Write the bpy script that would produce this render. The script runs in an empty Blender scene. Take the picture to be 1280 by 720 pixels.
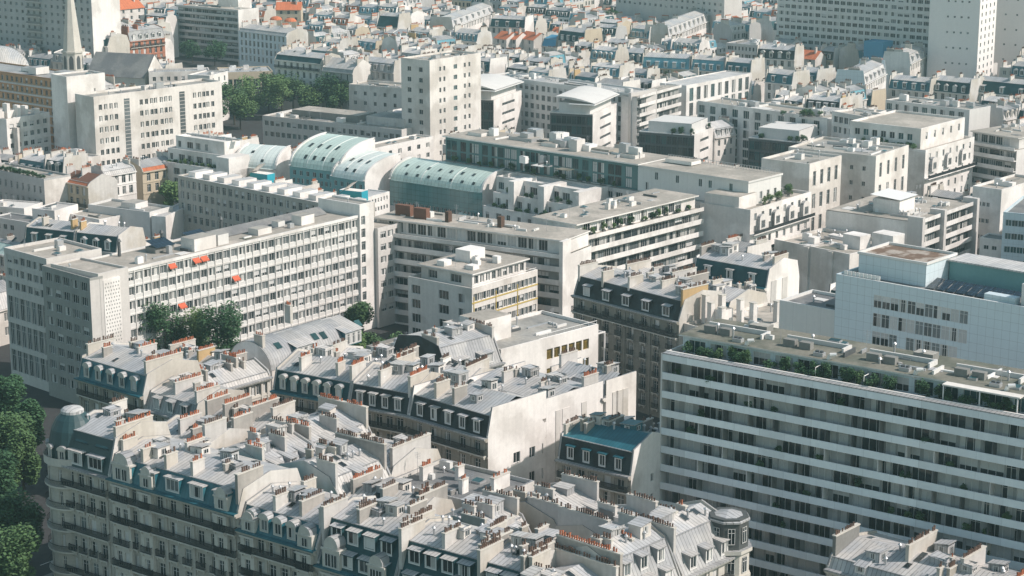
import bpy, math, random
from math import sin, cos, pi, radians, sqrt, atan2, hypot, floor
random.seed(7)
SC = bpy.context.scene
COL = SC.collection
FPX, CAMH, PITCH = 2500.0, 115.0, math.atan(610/2500)

def un(px, py, h=0.0):
    """world x, y of a photo point lying at height h"""
    x = (px-640)/FPX; y = -(py-360)/FPX
    dy = cos(PITCH)+y*sin(PITCH); dz = -sin(PITCH)+y*cos(PITCH)
    t = (h-CAMH)/dz
    return (x*t, dy*t)
def proj(x, y, z):
    yy = y*cos(PITCH)-(z-CAMH)*sin(PITCH); zz = y*sin(PITCH)+(z-CAMH)*cos(PITCH)
    return (640+FPX*x/yy, 360-FPX*zz/yy) if yy > 1 else (9e9, 9e9)

# ---------------------------------------------------------------- materials
MATS = {}
def N(t, ty, **kw):
    n = t.nodes.new(ty)
    for k, v in kw.items():
        if k in n.inputs: n.inputs[k].default_value = v
        else: setattr(n, k, v)
    return n
def mth(t, op, a, b=None, c=None):
    n = t.nodes.new('ShaderNodeMath'); n.operation = op
    for i, v in enumerate((a, b, c)):
        if v is None: continue
        if isinstance(v, (int, float)): n.inputs[i].default_value = v
        else: t.links.new(v, n.inputs[i])
    return n.outputs[0]
def mat(name, c, rough=.8, var=.25, scale=.35, streak=0., fine=.12, spec=.3, metal=0., lines=None, bump=0., rnd=0., alt=None, altamt=.5, altscale=.1):
    """lines = list of (axis expr 'x','y','z','xy', period, width, darkening) in the object's own coordinates"""
    m = bpy.data.materials.new(name); m.use_nodes = True
    t = m.node_tree; b = t.nodes['Principled BSDF']
    b.inputs['Roughness'].default_value = rough; b.inputs['Metallic'].default_value = metal
    b.inputs['Specular IOR Level'].default_value = spec
    geo = N(t, 'ShaderNodeNewGeometry'); pos = geo.outputs['Position']
    n1 = N(t, 'ShaderNodeTexNoise', Scale=scale, Detail=4., Roughness=.6); t.links.new(pos, n1.inputs['Vector'])
    f = mth(t, 'MULTIPLY_ADD', mth(t, 'SUBTRACT', n1.outputs['Fac'], .5), var*2, 1.)
    n2 = N(t, 'ShaderNodeTexNoise', Scale=scale*9, Detail=2.); t.links.new(pos, n2.inputs['Vector'])
    f = mth(t, 'MULTIPLY', f, mth(t, 'MULTIPLY_ADD', mth(t, 'SUBTRACT', n2.outputs['Fac'], .5), fine*2, 1.))
    if streak:
        mp = N(t, 'ShaderNodeMapping'); mp.inputs['Scale'].default_value = (1.1, 1.1, .07); t.links.new(pos, mp.inputs['Vector'])
        n3 = N(t, 'ShaderNodeTexNoise', Scale=1.3, Detail=3.); t.links.new(mp.outputs[0], n3.inputs['Vector'])
        f = mth(t, 'MULTIPLY', f, mth(t, 'MULTIPLY_ADD', mth(t, 'SUBTRACT', n3.outputs['Fac'], .55), streak*1.1, 1.))
    if lines:
        tc = N(t, 'ShaderNodeTexCoord'); sx = N(t, 'ShaderNodeSeparateXYZ'); t.links.new(tc.outputs['Object'], sx.inputs[0])
        for ax, per, wid, dark in lines:
            if len(ax) == 1: v = sx.outputs['XYZ'.index(ax.upper())]
            else: v = mth(t, 'ADD', sx.outputs[0], sx.outputs[1])
            fr = mth(t, 'FRACT', mth(t, 'DIVIDE', v, per))
            on = mth(t, 'LESS_THAN', fr, wid/per)
            f = mth(t, 'MULTIPLY', f, mth(t, 'MULTIPLY_ADD', on, dark-1., 1.))
            if ax == 'x' and bump == 0 and wid < .2:
                cid = mth(t, 'FRACT', mth(t, 'MULTIPLY', mth(t, 'SINE', mth(t, 'MULTIPLY', mth(t, 'FLOOR', mth(t, 'DIVIDE', v, per)), 12.99)), 437.5))
                f = mth(t, 'MULTIPLY', f, mth(t, 'MULTIPLY_ADD', cid, .16, .92))
    if rnd:
        oi = N(t, 'ShaderNodeObjectInfo')
        f = mth(t, 'MULTIPLY', f, mth(t, 'MULTIPLY_ADD', oi.outputs['Random'], rnd, 1-rnd*.5))
    mx = N(t, 'ShaderNodeMix', data_type='RGBA', blend_type='MULTIPLY'); mx.inputs[0].default_value = 1.
    mx.inputs[6].default_value = (*c, 1)
    if alt:
        n4 = N(t, 'ShaderNodeTexNoise', Scale=altscale, Detail=5.); t.links.new(pos, n4.inputs['Vector'])
        rp = N(t, 'ShaderNodeMapRange'); t.links.new(n4.outputs['Fac'], rp.inputs[0])
        rp.inputs[1].default_value = .62-altamt*.3; rp.inputs[2].default_value = .72-altamt*.3
        m4 = N(t, 'ShaderNodeMix', data_type='RGBA'); t.links.new(rp.outputs[0], m4.inputs[0])
        m4.inputs[6].default_value = (*c, 1); m4.inputs[7].default_value = (*alt, 1)
        t.links.new(m4.outputs[2], mx.inputs[6])
    cb = N(t, 'ShaderNodeCombineXYZ')
    for i in range(3): t.links.new(f, cb.inputs[i])
    t.links.new(cb.outputs[0], mx.inputs[7]); t.links.new(mx.outputs[2], b.inputs['Base Color'])
    if bump:
        bp = N(t, 'ShaderNodeBump', Strength=bump, Distance=.05); t.links.new(f, bp.inputs['Height']); t.links.new(bp.outputs[0], b.inputs['Normal'])
    MATS[name] = m
    return m
COURSE = [('z', .5, .035, .86)]
mat('stone', (.45, .415, .37), .9, .22, .25, .28, .15, .2, lines=COURSE)
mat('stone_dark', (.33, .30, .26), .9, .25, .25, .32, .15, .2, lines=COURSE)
mat('stone_soot', (.25, .235, .205), .9, .25, .25, .4, .18, .2, lines=COURSE)
mat('stone_pale', (.55, .515, .465), .9, .18, .25, .2, .12, .2)
mat('render_white', (.76, .72, .69), .9, .14, .2, .2, .1, .2, alt=(.62, .58, .55), altamt=.5, altscale=.12)
mat('render_cream', (.69, .645, .605), .9, .15, .2, .22, .1, .2, alt=(.55, .505, .465), altamt=.5, altscale=.12)
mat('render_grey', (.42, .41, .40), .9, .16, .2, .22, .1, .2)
mat('render_tan', (.50, .42, .32), .9, .16, .2, .22, .1, .2)
mat('render_ochre', (.46, .32, .17), .9, .18, .3, .2, .12, .2)
mat('party', (.56, .53, .50), .92, .2, .18, .3, .12, .15, alt=(.48, .44, .39), altamt=.6)
mat('party_dark', (.40, .37, .34), .92, .22, .2, .3, .15, .15, alt=(.30, .28, .26), altamt=.6)
mat('party_grey', (.50, .475, .455), .92, .2, .2, .3, .12, .15)
mat('concrete', (.56, .525, .50), .9, .15, .2, .2, .1, .2)
mat('concrete_pale', (.62, .60, .58), .85, .1, .2, .14, .08, .2)
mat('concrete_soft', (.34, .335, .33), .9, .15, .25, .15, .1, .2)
mat('turret_slate', (.085, .09, .09), .6, .25, .5, .1, .2, .25)
mat('tower_white', (.78, .735, .71), .8, .05, .1, .06, .04, .2)
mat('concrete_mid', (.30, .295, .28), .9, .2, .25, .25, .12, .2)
mat('concrete_dark', (.22, .215, .205), .9, .2, .3, .2, .15, .2)
mat('zinc', (.48, .455, .435), .55, .26, .22, 0, .18, .3, lines=[('x', .65, .1, .5)], alt=(.40, .40, .41), altamt=.55, altscale=.16)
mat('zinc_pale', (.56, .535, .52), .55, .22, .22, 0, .16, .3, lines=[('x', .65, .1, .55)], alt=(.48, .47, .47), altamt=.5, altscale=.16)
mat('zinc_old', (.36, .352, .348), .5, .26, .22, 0, .18, .3, lines=[('x', .65, .1, .5)], alt=(.29, .29, .30), altamt=.5, altscale=.18)
mat('zinc_blue', (.105, .28, .35), .35, .18, .22, 0, .14, .5, lines=[('x', .7, .07, .6)], alt=(.14, .32, .38), altamt=.4, altscale=.2)  # blue that shaded zinc takes from the sky, put into its base colour
mat('zinc_teal', (.018, .11, .145), .5, .18, .3, 0, .14, .5, lines=[('x', .6, .07, .65)], alt=(.03, .14, .175), altamt=.4, altscale=.2)  # shaded zinc's sky teal put into the colour; also the turquoise roof's own
mat('slate', (.026, .030, .033), .65, .3, .5, 0, .3, .2, lines=[('z', .3, .04, .7)], alt=(.036, .050, .055), altamt=.5, altscale=.3)
mat('slate_teal', (.013, .055, .066), .6, .3, .5, 0, .25, .25, lines=[('z', .35, .04, .75)], alt=(.022, .075, .088), altamt=.5, altscale=.3)
mat('tile', (.46, .15, .075), .85, .3, .8, 0, .3, .2, lines=[('x', .35, .08, .75)])
mat('pot', (.40, .135, .07), .85, .3, 1.5, 0, .3, .2, rnd=.7)
mat('pot_dark', (.15, .095, .075), .85, .3, 1.5, 0, .3, .2, rnd=.6)
mat('brick', (.40, .17, .11), .9, .25, .8, .1, .25, .2, lines=[('z', .3, .05, .8)])
mat('brick_brown', (.17, .085, .06), .9, .25, .8, .1, .25, .2)
mat('brick_dark', (.10, .06, .045), .9, .25, .8, .1, .25, .2)
mat('gravel', (.44, .395, .35), .95, .25, .15, 0, .3, .1, lines=[('y', 5.2, .12, .82)], alt=(.34, .31, .275), altamt=.7, altscale=.12)
mat('gravel_grey', (.29, .28, .265), .95, .25, .15, 0, .3, .1, lines=[('x', 4.3, .1, .8)], alt=(.34, .32, .29), altamt=.5, altscale=.12)
mat('bitumen', (.16, .16, .165), .85, .25, .2, 0, .2, .25, alt=(.22, .215, .21), altamt=.5, altscale=.15)
mat('moss_roof', (.135, .14, .115), .95, .3, .2, 0, .3, .1, alt=(.20, .19, .16), altamt=.6, altscale=.14)
mat('rust_roof', (.17, .115, .085), .9, .3, .3, 0, .3, .2, alt=(.36, .31, .27), altamt=.5, altscale=.4)
mat('iron', (.018, .022, .025), .6, .2, 1, 0, .2, .4)
mat('frame', (.70, .68, .66), .6, .08, 1, 0, .05, .3)
mat('frame_dark', (.08, .085, .09), .5, .15, 1, 0, .1, .4)
mat('frame_gold', (.30, .21, .06), .45, .15, 1, 0, .1, .5)
mat('shutter', (.62, .60, .58), .7, .1, 1, 0, .06, .3, lines=[('z', .16, .04, .8)], rnd=.25)
mat('blind', (.55, .54, .53), .7, .1, .6, 0, .06, .3, lines=[('z', .2, .03, .85)], rnd=.3)
mat('metal', (.45, .45, .46), .4, .15, .8, 0, .1, .5, metal=.4)
mat('white_metal', (.76, .74, .72), .5, .06, .5, 0, .05, .4)
mat('teal_panel', (.055, .16, .17), .35, .15, .5, 0, .1, .5)
mat('panel_blue', (.58, .66, .70), .45, .06, .15, .06, .04, .45, lines=[('xy', 1.35, .06, .72), ('z', 1.45, .06, .72)])
mat('panel_white', (.67, .65, .63), .5, .07, .15, .1, .05, .4, lines=[('xy', 2.7, .05, .8)])
mat('band', (.78, .81, .83), .55, .07, .12, .12, .05, .35, lines=[('x', 4.1, .06, .8)])
mat('panel_tan', (.40, .225, .125), .7, .2, .4, .1, .1, .3, rnd=.4)
mat('awning_red', (.55, .12, .065), .8, .1, 1, 0, .1, .2)
mat('awning_pink', (.66, .20, .21), .8, .1, 1, 0, .1, .2)
mat('orange_tile', (.56, .17, .08), .85, .25, .8, 0, .3, .2, lines=[('x', .4, .1, .7)])
mat('green_roof', (.50, .60, .55), .35, .14, .15, 0, .1, .5, lines=[('x', 1.2, .14, .68)])
mat('green_pale', (.62, .67, .64), .4, .14, .15, 0, .1, .45, lines=[('x', 1.2, .12, .75)])
mat('green_glass', (.10, .22, .225), .15, .2, .4, 0, .1, .6, lines=[('x', 1.5, .1, .6), ('z', 1.4, .1, .6)])
mat('teal_wall', (.17, .34, .355), .6, .12, .3, .1, .08, .3)
mat('bright_blue', (.06, .26, .42), .5, .12, .3, .1, .08, .4)
mat('turquoise', (.03, .33, .42), .5, .1, .3, .1, .06, .4)
mat('yellow', (.50, .37, .11), .6, .1, .3, .1, .06, .4)
mat('lead', (.016, .050, .058), .5, .25, .4, .1, .15, .5, lines=[('z', .6, .05, .75)])
mat('asphalt', (.05, .05, .052), .9, .25, .1, 0, .3, .2)
mat('pavement', (.24, .225, .205), .9, .2, .2, 0, .2, .2)
mat('earth', (.10, .095, .085), .95, .3, .1, 0, .3, .1)
mat('paint_white', (.75, .75, .73), .7, .15, .6, 0, .15, .2)
mat('solar', (.012, .022, .035), .15, .2, .5, 0, .1, .6, lines=[('x', 1., .06, 3.), ('y', 1.6, .06, 3.)])
mat('wood', (.20, .12, .065), .8, .25, .8, 0, .2, .2)
mat('leaf_a', (.078, .140, .055), .7, .4, .5, 0, .3, .25, rnd=.3)
mat('leaf_b', (.115, .185, .065), .7, .4, .5, 0, .3, .25, rnd=.3)
mat('leaf_c', (.048, .108, .048), .7, .4, .5, 0, .3, .25, rnd=.3)
mat('leaf_red', (.25, .09, .03), .7, .4, .5, 0, .3, .25, rnd=.3)
mat('bark', (.07, .055, .04), .95, .3, 1, 0, .3, .1)
mat('skin_cloth', (.12, .13, .16), .9, .2, 2, 0, .2, .2)
mat('flowers', (.45, .04, .04), .8, .3, 1, 0, .3, .2)
mat('curtain', (.50, .49, .47), .35, .15, .7, 0, .1, .55, rnd=.5)
mat('car_white', (.6, .6, .6), .25, .05, 1, 0, .02, .6)
mat('car_dark', (.04, .045, .055), .25, .05, 1, 0, .02, .6)
mat('tyre', (.02, .02, .02), .8, .05, 1, 0, .02, .2)
def glassmat(name, c, rough=.06):
    m = mat(name, c, rough, .5, .22, 0, .3, .38, rnd=.9); return m
glassmat('glass', (.028, .036, .040))
glassmat('glass_mid', (.13, .145, .15), .12)  # grey sky reflection put into the pane's base colour
glassmat('glass_teal', (.03, .075, .08))
glassmat('glass_gold', (.10, .07, .018), .1)

# ---------------------------------------------------------------- mesh builder
class MB:
    def __init__(s): s.v = []; s.f = []; s.m = []; s.mats = []
    def mi(s, m):
        if m not in s.mats: s.mats.append(m)
        return s.mats.index(m)
    def poly(s, pts, m):
        i = len(s.v); s.v += [tuple(p) for p in pts]; s.f.append(tuple(range(i, i+len(pts)))); s.m.append(s.mi(m))
    def box(s, x0, y0, z0, x1, y1, z1, m, top=None, skip=''):
        i = len(s.v)
        s.v += [(x0,y0,z0),(x1,y0,z0),(x1,y1,z0),(x0,y1,z0),(x0,y0,z1),(x1,y0,z1),(x1,y1,z1),(x0,y1,z1)]
        k = s.mi(m); kt = s.mi(top) if top else k
        for c, fa, mm in (('b',(3,2,1,0),k),('t',(4,5,6,7),kt),('f',(0,1,5,4),k),('r',(1,2,6,5),k),('k',(2,3,7,6),k),('l',(3,0,4,7),k)):
            if c in skip: continue
            s.f.append(tuple(i+j for j in fa)); s.m.append(mm)
    def prism(s, pts, z0, z1, m, top=None, bottom=False):
        n = len(pts)
        for i in range(n):
            a, b = pts[i], pts[(i+1) % n]
            s.poly([(a[0],a[1],z0),(b[0],b[1],z0),(b[0],b[1],z1),(a[0],a[1],z1)], m)
        s.poly([(p[0],p[1],z1) for p in pts], top or m)
        if bottom: s.poly([(p[0],p[1],z0) for p in reversed(pts)], m)
    def extrude_x(s, prof, x0, x1, mats, ends=None):
        """prof: list of (y,z) front to back; one material per segment"""
        for i in range(len(prof)-1):
            (y0,z0),(y1,z1) = prof[i], prof[i+1]
            mm = mats[i] if isinstance(mats, (list, tuple)) else mats
            s.poly([(x0,y0,z0),(x1,y0,z0),(x1,y1,z1),(x0,y1,z1)], mm)
        if ends:
            s.poly([(x0,y,z) for y,z in reversed(prof)], ends); s.poly([(x1,y,z) for y,z in prof], ends)
    def cyl(s, cx, cy, z0, z1, r0, r1, n, m, top=None):
        p = [(cos(2*pi*i/n), sin(2*pi*i/n)) for i in range(n)]
        for i in range(n):
            a, b = p[i], p[(i+1) % n]
            s.poly([(cx+a[0]*r0,cy+a[1]*r0,z0),(cx+b[0]*r0,cy+b[1]*r0,z0),(cx+b[0]*r1,cy+b[1]*r1,z1),(cx+a[0]*r1,cy+a[1]*r1,z1)], m)
        if r1 > .01: s.poly([(cx+a[0]*r1,cy+a[1]*r1,z1) for a in p], top or m)
    def tube(s, p, q, r0, r1, m, n=5):
        d = [q[i]-p[i] for i in range(3)]; l = sqrt(sum(x*x for x in d)) or 1; d = [x/l for x in d]
        u = (0,0,1) if abs(d[2]) < .9 else (1,0,0)
        a = (d[1]*u[2]-d[2]*u[1], d[2]*u[0]-d[0]*u[2], d[0]*u[1]-d[1]*u[0]); la = sqrt(sum(x*x for x in a)); a = [x/la for x in a]
        b = (d[1]*a[2]-d[2]*a[1], d[2]*a[0]-d[0]*a[2], d[0]*a[1]-d[1]*a[0])
        rp = [[p[k]+r0*(a[k]*cos(2*pi*i/n)+b[k]*sin(2*pi*i/n)) for k in range(3)] for i in range(n)]
        rq = [[q[k]+r1*(a[k]*cos(2*pi*i/n)+b[k]*sin(2*pi*i/n)) for k in range(3)] for i in range(n)]
        for i in range(n):
            j = (i+1) % n; s.poly([rp[i], rp[j], rq[j], rq[i]], m)
    def mesh(s, name):
        me = bpy.data.meshes.new(name); me.from_pydata(s.v, [], s.f)
        for m in s.mats: me.materials.append(MATS[m])
        me.polygons.foreach_set('material_index', s.m); me.update()
        return me
    def add(s, o, loc=(0,0,0), a=0.):
        """append another builder's geometry, turned by a about z and moved"""
        i = len(s.v); c, sn = cos(a), sin(a)
        s.v += [(x*c-y*sn+loc[0], x*sn+y*c+loc[1], z+loc[2]) for x,y,z in o.v]
        for f, k in zip(o.f, o.m): s.f.append(tuple(i+j for j in f)); s.m.append(s.mi(o.mats[k]))

def put(name, me, parent=None, loc=(0,0,0), a=0.):
    o = bpy.data.objects.new(name, me); COL.objects.link(o)
    if parent is not None: o.parent = parent
    o.location = loc
    if a: o.rotation_euler = (0,0,a)
    return o
LABELS = {}
def tag(o, label=None, cat=None, group=None, kind=None):
    if label:
        o['label'] = label
        LABELS.setdefault(label, []).append(o)
    if cat: o['category'] = cat
    if group: o['group'] = group
    if kind: o['kind'] = kind
    return o

# ---------------------------------------------------------------- cached small pieces
CACHE = {}
def r5(v): return max(.1, round(v*20)/20)
def window_mb(w, h, kind, d, fm='frame'):
    """facade frame: x centred, z from the sill, outward is -y; the pane stands d behind the wall face"""
    mb = MB(); x = w/2; t = .06
    g = {'gold': 'glass_gold', 'teal': 'glass_teal'}.get(kind, 'glass')
    if kind == 'shut':
        mb.poly([(-x,d,0),(x,d,0),(x,d,h),(-x,d,h)], 'shutter'); mb.box(-.03,d-.03,0,.03,d,h,fm,skip='k'); return mb
    def pane(x0, x1, z0, z1, m): mb.poly([(x0,d,z0),(x1,d,z0),(x1,d,z1),(x0,d,z1)], m)
    if kind == 'blind':
        k = h*(.35+.4*random.random()); pane(-x,x,0,h-k,g); mb.poly([(-x,d-.02,h-k),(x,d-.02,h-k),(x,d-.02,h),(-x,d-.02,h)],'blind')
    elif kind == 'fullblind': pane(-x,x,0,h,'blind')
    elif kind == 'curt':
        pane(-x,-x*.45,0,h,'curtain'); pane(x*.45,x,0,h,'curtain'); pane(-x*.45,x*.45,0,h,g)
    elif kind == 'mix': pane(-x,0,0,h,g); pane(0,x,0,h,'curtain')
    elif kind == 'pale': pane(-x,x,0,h,'glass_mid')
    else: pane(-x,x,0,h,g)
    y0 = d-.05
    mb.box(-x,y0,0,-x+t,d,h,fm,skip='kl'); mb.box(x-t,y0,0,x,d,h,fm,skip='kr')
    mb.box(-x+t,y0,0,x-t,d,t,fm,skip='kblr'); mb.box(-x+t,y0,h-t,x-t,d,h,fm,skip='ktlr')
    n = 1 if w < 1.7 else (2 if w < 2.6 else max(1, int(w/1.25)))
    for i in range(1, n+1):
        xx = -x+w*i/(n+1)
        mb.box(xx-t*.5,y0-.01,t,xx+t*.5,d,h-t,fm,skip='kbt')
    if h > 1.9 and w < 2: mb.box(-x+t,y0,h*.72,x-t,d,h*.72+t*.7,fm,skip='klr')
    return mb
def window_me(w, h, kind, d=.25, fm='frame'):
    w, h = r5(w), r5(h); v = random.randrange(2) if kind == 'blind' else 0
    k = ('win', w, h, kind, d, fm, v)
    if k not in CACHE:
        mb = window_mb(w, h, kind, d, fm); CACHE[k] = (mb, mb.mesh('window'))
    return CACHE[k]
def railing_mb(w, y, z0, z1, m='iron', step=.16, ends=0.):
    mb = MB(); n = max(2, int(w/step))
    mb.box(-w/2,y-.03,z1-.07,w/2,y+.03,z1,m); mb.box(-w/2,y-.02,z0+.08,w/2,y+.02,z0+.13,m)
    for i in range(n+1):
        xx = -w/2+w*i/n
        mb.poly([(xx-.055,y,z0),(xx+.055,y,z0),(xx+.055,y,z1-.07),(xx-.055,y,z1-.07)], m)
    if ends:
        for sx in (-w/2, w/2):
            mb.box(sx-.03,y,z1-.07,sx+.03,y+ends,z1,m)
            for i in range(1, max(2, int(ends/step))): mb.poly([(sx,y+i*step-.028,z0),(sx,y+i*step+.028,z0),(sx,y+i*step+.028,z1-.07),(sx,y+i*step-.028,z1-.07)], m)
    return mb
def balcony_me(w, dep=.7, slab='stone_pale', m='iron'):
    w = r5(w); k = ('balc', w, dep, slab, m)
    if k not in CACHE:
        mb = railing_mb(w-.08, -dep+.05, .0, 1.0, m, ends=dep-.06)
        mb.box(-w/2,-dep,-.2,w/2,0,0,slab,skip='k')
        n = max(2, int(w/2.6)+1)
        for i in range(n):
            xx = -w/2+.2+(w-.4)*i/(n-1); mb.box(xx-.1,-dep*.7,-.55,xx+.1,0,-.2,slab,skip='kt')
        CACHE[k] = mb.mesh('balcony')
    return CACHE[k]
def dormer_mb(w, h, dep, style, cheek, top, wk='curt'):
    """front at y=0, runs back dep; window hole filled by its own window"""
    mb = MB(); x = w/2; t = .16
    fc = 'stone_pale' if style in ('ped', 'arch') else 'frame'
    if style in ('ped', 'arch'): t = .26
    # front face round the window
    ww, wh = w-2*t, h-.25-t
    for (a, b, c, e) in ((-x,-x+t,0,h),(x-t,x,0,h),(-x+t,x-t,0,.2),(-x+t,x-t,.2+wh,h)):
        mb.poly([(a,0,c),(b,0,c),(b,0,e),(a,0,e)], fc)
    mb.poly([(-x,0,0),(-x,0,h),(-x,dep,h),(-x,dep,0)], cheek); mb.poly([(x,0,0),(x,dep,0),(x,dep,h),(x,0,h)], cheek)
    for sx in (-1, 1): mb.poly([(sx*(x-t),0,.2),(sx*(x-t),.12,.2),(sx*(x-t),.12,.2+wh),(sx*(x-t),0,.2+wh)], fc)
    if style == 'box':
        mb.box(-x-.15,-.25,h,x+.15,dep,h+.16,top); 
    elif style == 'slope':
        mb.poly([(-x-.12,-.25,h),(x+.12,-.25,h),(x+.12,dep+.8,h+.55),(-x-.12,dep+.8,h+.55)], top)
        mb.poly([(-x-.12,-.25,h-.12),(x+.12,-.25,h-.12),(x+.12,-.25,h),(-x-.12,-.25,h)], cheek)
        for sx in (-1, 1): mb.poly([(sx*(x+.12),-.25,h-.12),(sx*(x+.12),-.25,h),(sx*(x+.12),dep+.8,h+.55),(sx*(x+.12),dep+.8,h-.1)], cheek)
    elif style == 'gable':
        for sx in (-1, 1): mb.poly([(0,-.2,h+w*.35),(sx*(x+.15),-.2,h-.05),(sx*(x+.15),dep+.4,h-.05),(0,dep+.4,h+w*.35)], top)
        mb.poly([(-x,0,h),(x,0,h),(0,0,h+w*.33)], fc)
    else:
        n = 8 if style == 'arch' else 6; rise = x*(.9 if style == 'arch' else .5)
        arc = [(-(x+.12)*cos(pi*i/n), h+rise*sin(pi*i/n)) for i in range(n+1)]
        mb.poly([(a,-.14,z) for a, z in reversed(arc)][::-1] if False else [(a,-.14,z) for a, z in reversed(arc)], fc)
        for i in range(n):
            (a, z), (b, z2) = arc[i], arc[i+1]
            mb.poly([(a,-.14,z),(b,-.14,z2),(b,dep,z2),(a,dep,z)], top)
        mb.box(-x-.12,-.14,h-.1,x+.12,0,h,fc,skip='kt')
    return mb, ww, wh
def dormer_me(w, h, dep, style, cheek, top):
    w, h, dep = r5(w), r5(h), r5(dep); k = ('dorm', w, h, dep, style, cheek, top)
    if k not in CACHE:
        mb, ww, wh = dormer_mb(w, h, dep, style, cheek, top); CACHE[k] = (mb, mb.mesh('dormer'), ww, wh)
    return CACHE[k]
def pot_mb(i=0, m='pot'):
    mb = MB(); r = (.13, .11, .15)[i % 3]; h = (.58, .46, .7)[i % 3]
    mb.cyl(0,0,0,h,r,r*.8,6,m,top='iron'); mb.cyl(0,0,h-.12,h-.02,r*1.12,r*1.1,6,m)
    return mb
def pot_me(i, m='pot'):
    k = ('pot', i % 3, m)
    if k not in CACHE: mb = pot_mb(i, m); CACHE[k] = (mb, mb.mesh('chimney_pot'))
    return CACHE[k]

# ---------------------------------------------------------------- frames and buildings
class FR:
    """a building's ground frame: x along its front, y into its depth"""
    def __init__(s, o, a, L): s.o = o; s.a = a; s.L = L
    def loc(s, px, py, h):
        x, y = un(px, py, h); return s.w2l(x, y)
    def w2l(s, x, y):
        dx, dy = x-s.o[0], y-s.o[1]; return (dx*cos(s.a)+dy*sin(s.a), -dx*sin(s.a)+dy*cos(s.a))
    def l2w(s, x, y): return (s.o[0]+x*cos(s.a)-y*sin(s.a), s.o[1]+x*sin(s.a)+y*cos(s.a))
    def sub(s, x, y, L, da=0.): return FR(s.l2w(x, y), s.a+da, L)
def fpx(A, B, h):
    a, b = un(*A, h), un(*B, h)
    return FR(a, atan2(b[1]-a[1], b[0]-a[0]), hypot(b[0]-a[0], b[1]-a[1]))
def fdir(P, h, deg, L, at=0.):
    """front through photo point P at height h, heading deg, P lying at x=at along it"""
    p = un(*P, h); a = radians(deg); return FR((p[0]-cos(a)*at, p[1]-sin(a)*at), a, L)
FOOT = []
class Bld:
    def __init__(s, name, label, cat, fr, D, group=None, lod=1, foot=True):
        s.fr = fr; s.L = fr.L; s.D = D; s.lod = lod; s.wins = []; s.n = name
        s.e = bpy.data.objects.new(name, None); COL.objects.link(s.e)
        s.e.empty_display_size = 1; s.e.location = (fr.o[0], fr.o[1], 0); s.e.rotation_euler = (0,0,fr.a)
        tag(s.e, label, cat, group)
        if foot: FOOT.append([name+': '+label, [fr.l2w(0,0), fr.l2w(s.L,0), fr.l2w(s.L,D), fr.l2w(0,D)], 16.])
    def part(s, name, mb, parent=None, loc=(0,0,0), a=0., label=None):
        o = put(name, mb if isinstance(mb, bpy.types.Mesh) else mb.mesh(name), parent or s.e, loc, a)
        if label: o['label'] = label
        return o
    def bx(s, name, x0, y0, z0, x1, y1, z1, m, top=None, parent=None):
        mb = MB(); mb.box(x0, y0, z0, x1, y1, z1, m, top); return s.part(name, mb, parent)
    def side(s, f):
        return {'F': ((0,0),0.,s.L), 'R': ((s.L,0),pi/2,s.D), 'K': ((s.L,s.D),pi,s.L), 'L': ((0,s.D),-pi/2,s.D)}[f]
    def window(s, w, h, kind, loc, a, d=.25, fm='frame'):
        s.wins.append((window_me(w, h, kind, d, fm), loc, a))
    def done(s, limit=100, name='window'):
        fr = s.fr
        def key(q):
            (mb, me), (x, y, z), a = q; wx, wy = fr.l2w(x, y); px, py = proj(wx, wy, z+.8)
            nx, ny = sin(fr.a+a), -cos(fr.a+a); facing = nx*(-wx)+ny*(-wy) > 0
            return (0 if (-10 < px < 1290 and -10 < py < 730 and facing) else 1, wy)
        s.wins.sort(key=key)
        for (mb, me), loc, a in s.wins[:limit]: put(name, me, s.e, loc, a)
        if len(s.wins) > limit:
            big = MB()
            for (mb, me), loc, a in s.wins[limit:]: big.add(mb, loc, a)
            o = s.part(name, big); o['kind'] = 'stuff'
        s.wins = []
def facade(b, mb, P, a, L, z0, z1, rows, wall, depth=.25, win=True):
    """a wall face with real openings. rows: (za, zb, [(xa, xb, kind, frame)])"""
    ca, sa = cos(a), sin(a)
    def T(x, y, z): return (P[0]+x*ca-y*sa, P[1]+x*sa+y*ca, z)
    def q(x0, x1, za, zb):
        if x1-x0 > .005 and zb-za > .005: mb.poly([T(x0,0,za),T(x1,0,za),T(x1,0,zb),T(x0,0,zb)], wall)
    z = z0
    for za, zb, ops in sorted(rows, key=lambda r: r[0]):
        if za < z-.001 or zb > z1+.001 or not ops: continue
        q(0, L, z, za); x = 0.
        for xa, xb, kind, fm in ops:
            if xa < x-.001 or xb > L+.001: continue
            q(x, xa, za, zb); x = xb
            d = depth
            mb.poly([T(xa,0,za),T(xa,d,za),T(xa,d,zb),T(xa,0,zb)][::-1], wall); mb.poly([T(xb,0,za),T(xb,d,za),T(xb,d,zb),T(xb,0,zb)], wall)
            mb.poly([T(xa,0,za),T(xb,0,za),T(xb,d,za),T(xa,d,za)], wall); mb.poly([T(xa,0,zb),T(xb,0,zb),T(xb,d,zb),T(xa,d,zb)][::-1], wall)
            if win and b: b.window(xb-xa, zb-za, kind, T((xa+xb)/2,0,za), a, d, fm)
        q(x, L, za, zb); z = zb
    q(0, L, z, z1)
KINDS = {'haus': 'curt plain plain shut plain plain mix curt pale', 'mod': 'plain curt blind pale mix blind pale', 'dark': 'plain plain pale', 'off': 'plain plain blind mix curt plain pale', 'gold': 'gold', 'teal': 'teal', 'blindy': 'fullblind fullblind blind plain curt'}
def cols(x0, x1, n, w, kinds='mod', fm='frame', skip=()):
    st = (x1-x0)/n; ks = KINDS.get(kinds, kinds).split()
    return [(x0+st*(i+.5)-w/2, x0+st*(i+.5)+w/2, random.choice(ks), fm) for i in range(n) if i not in skip]
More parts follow.
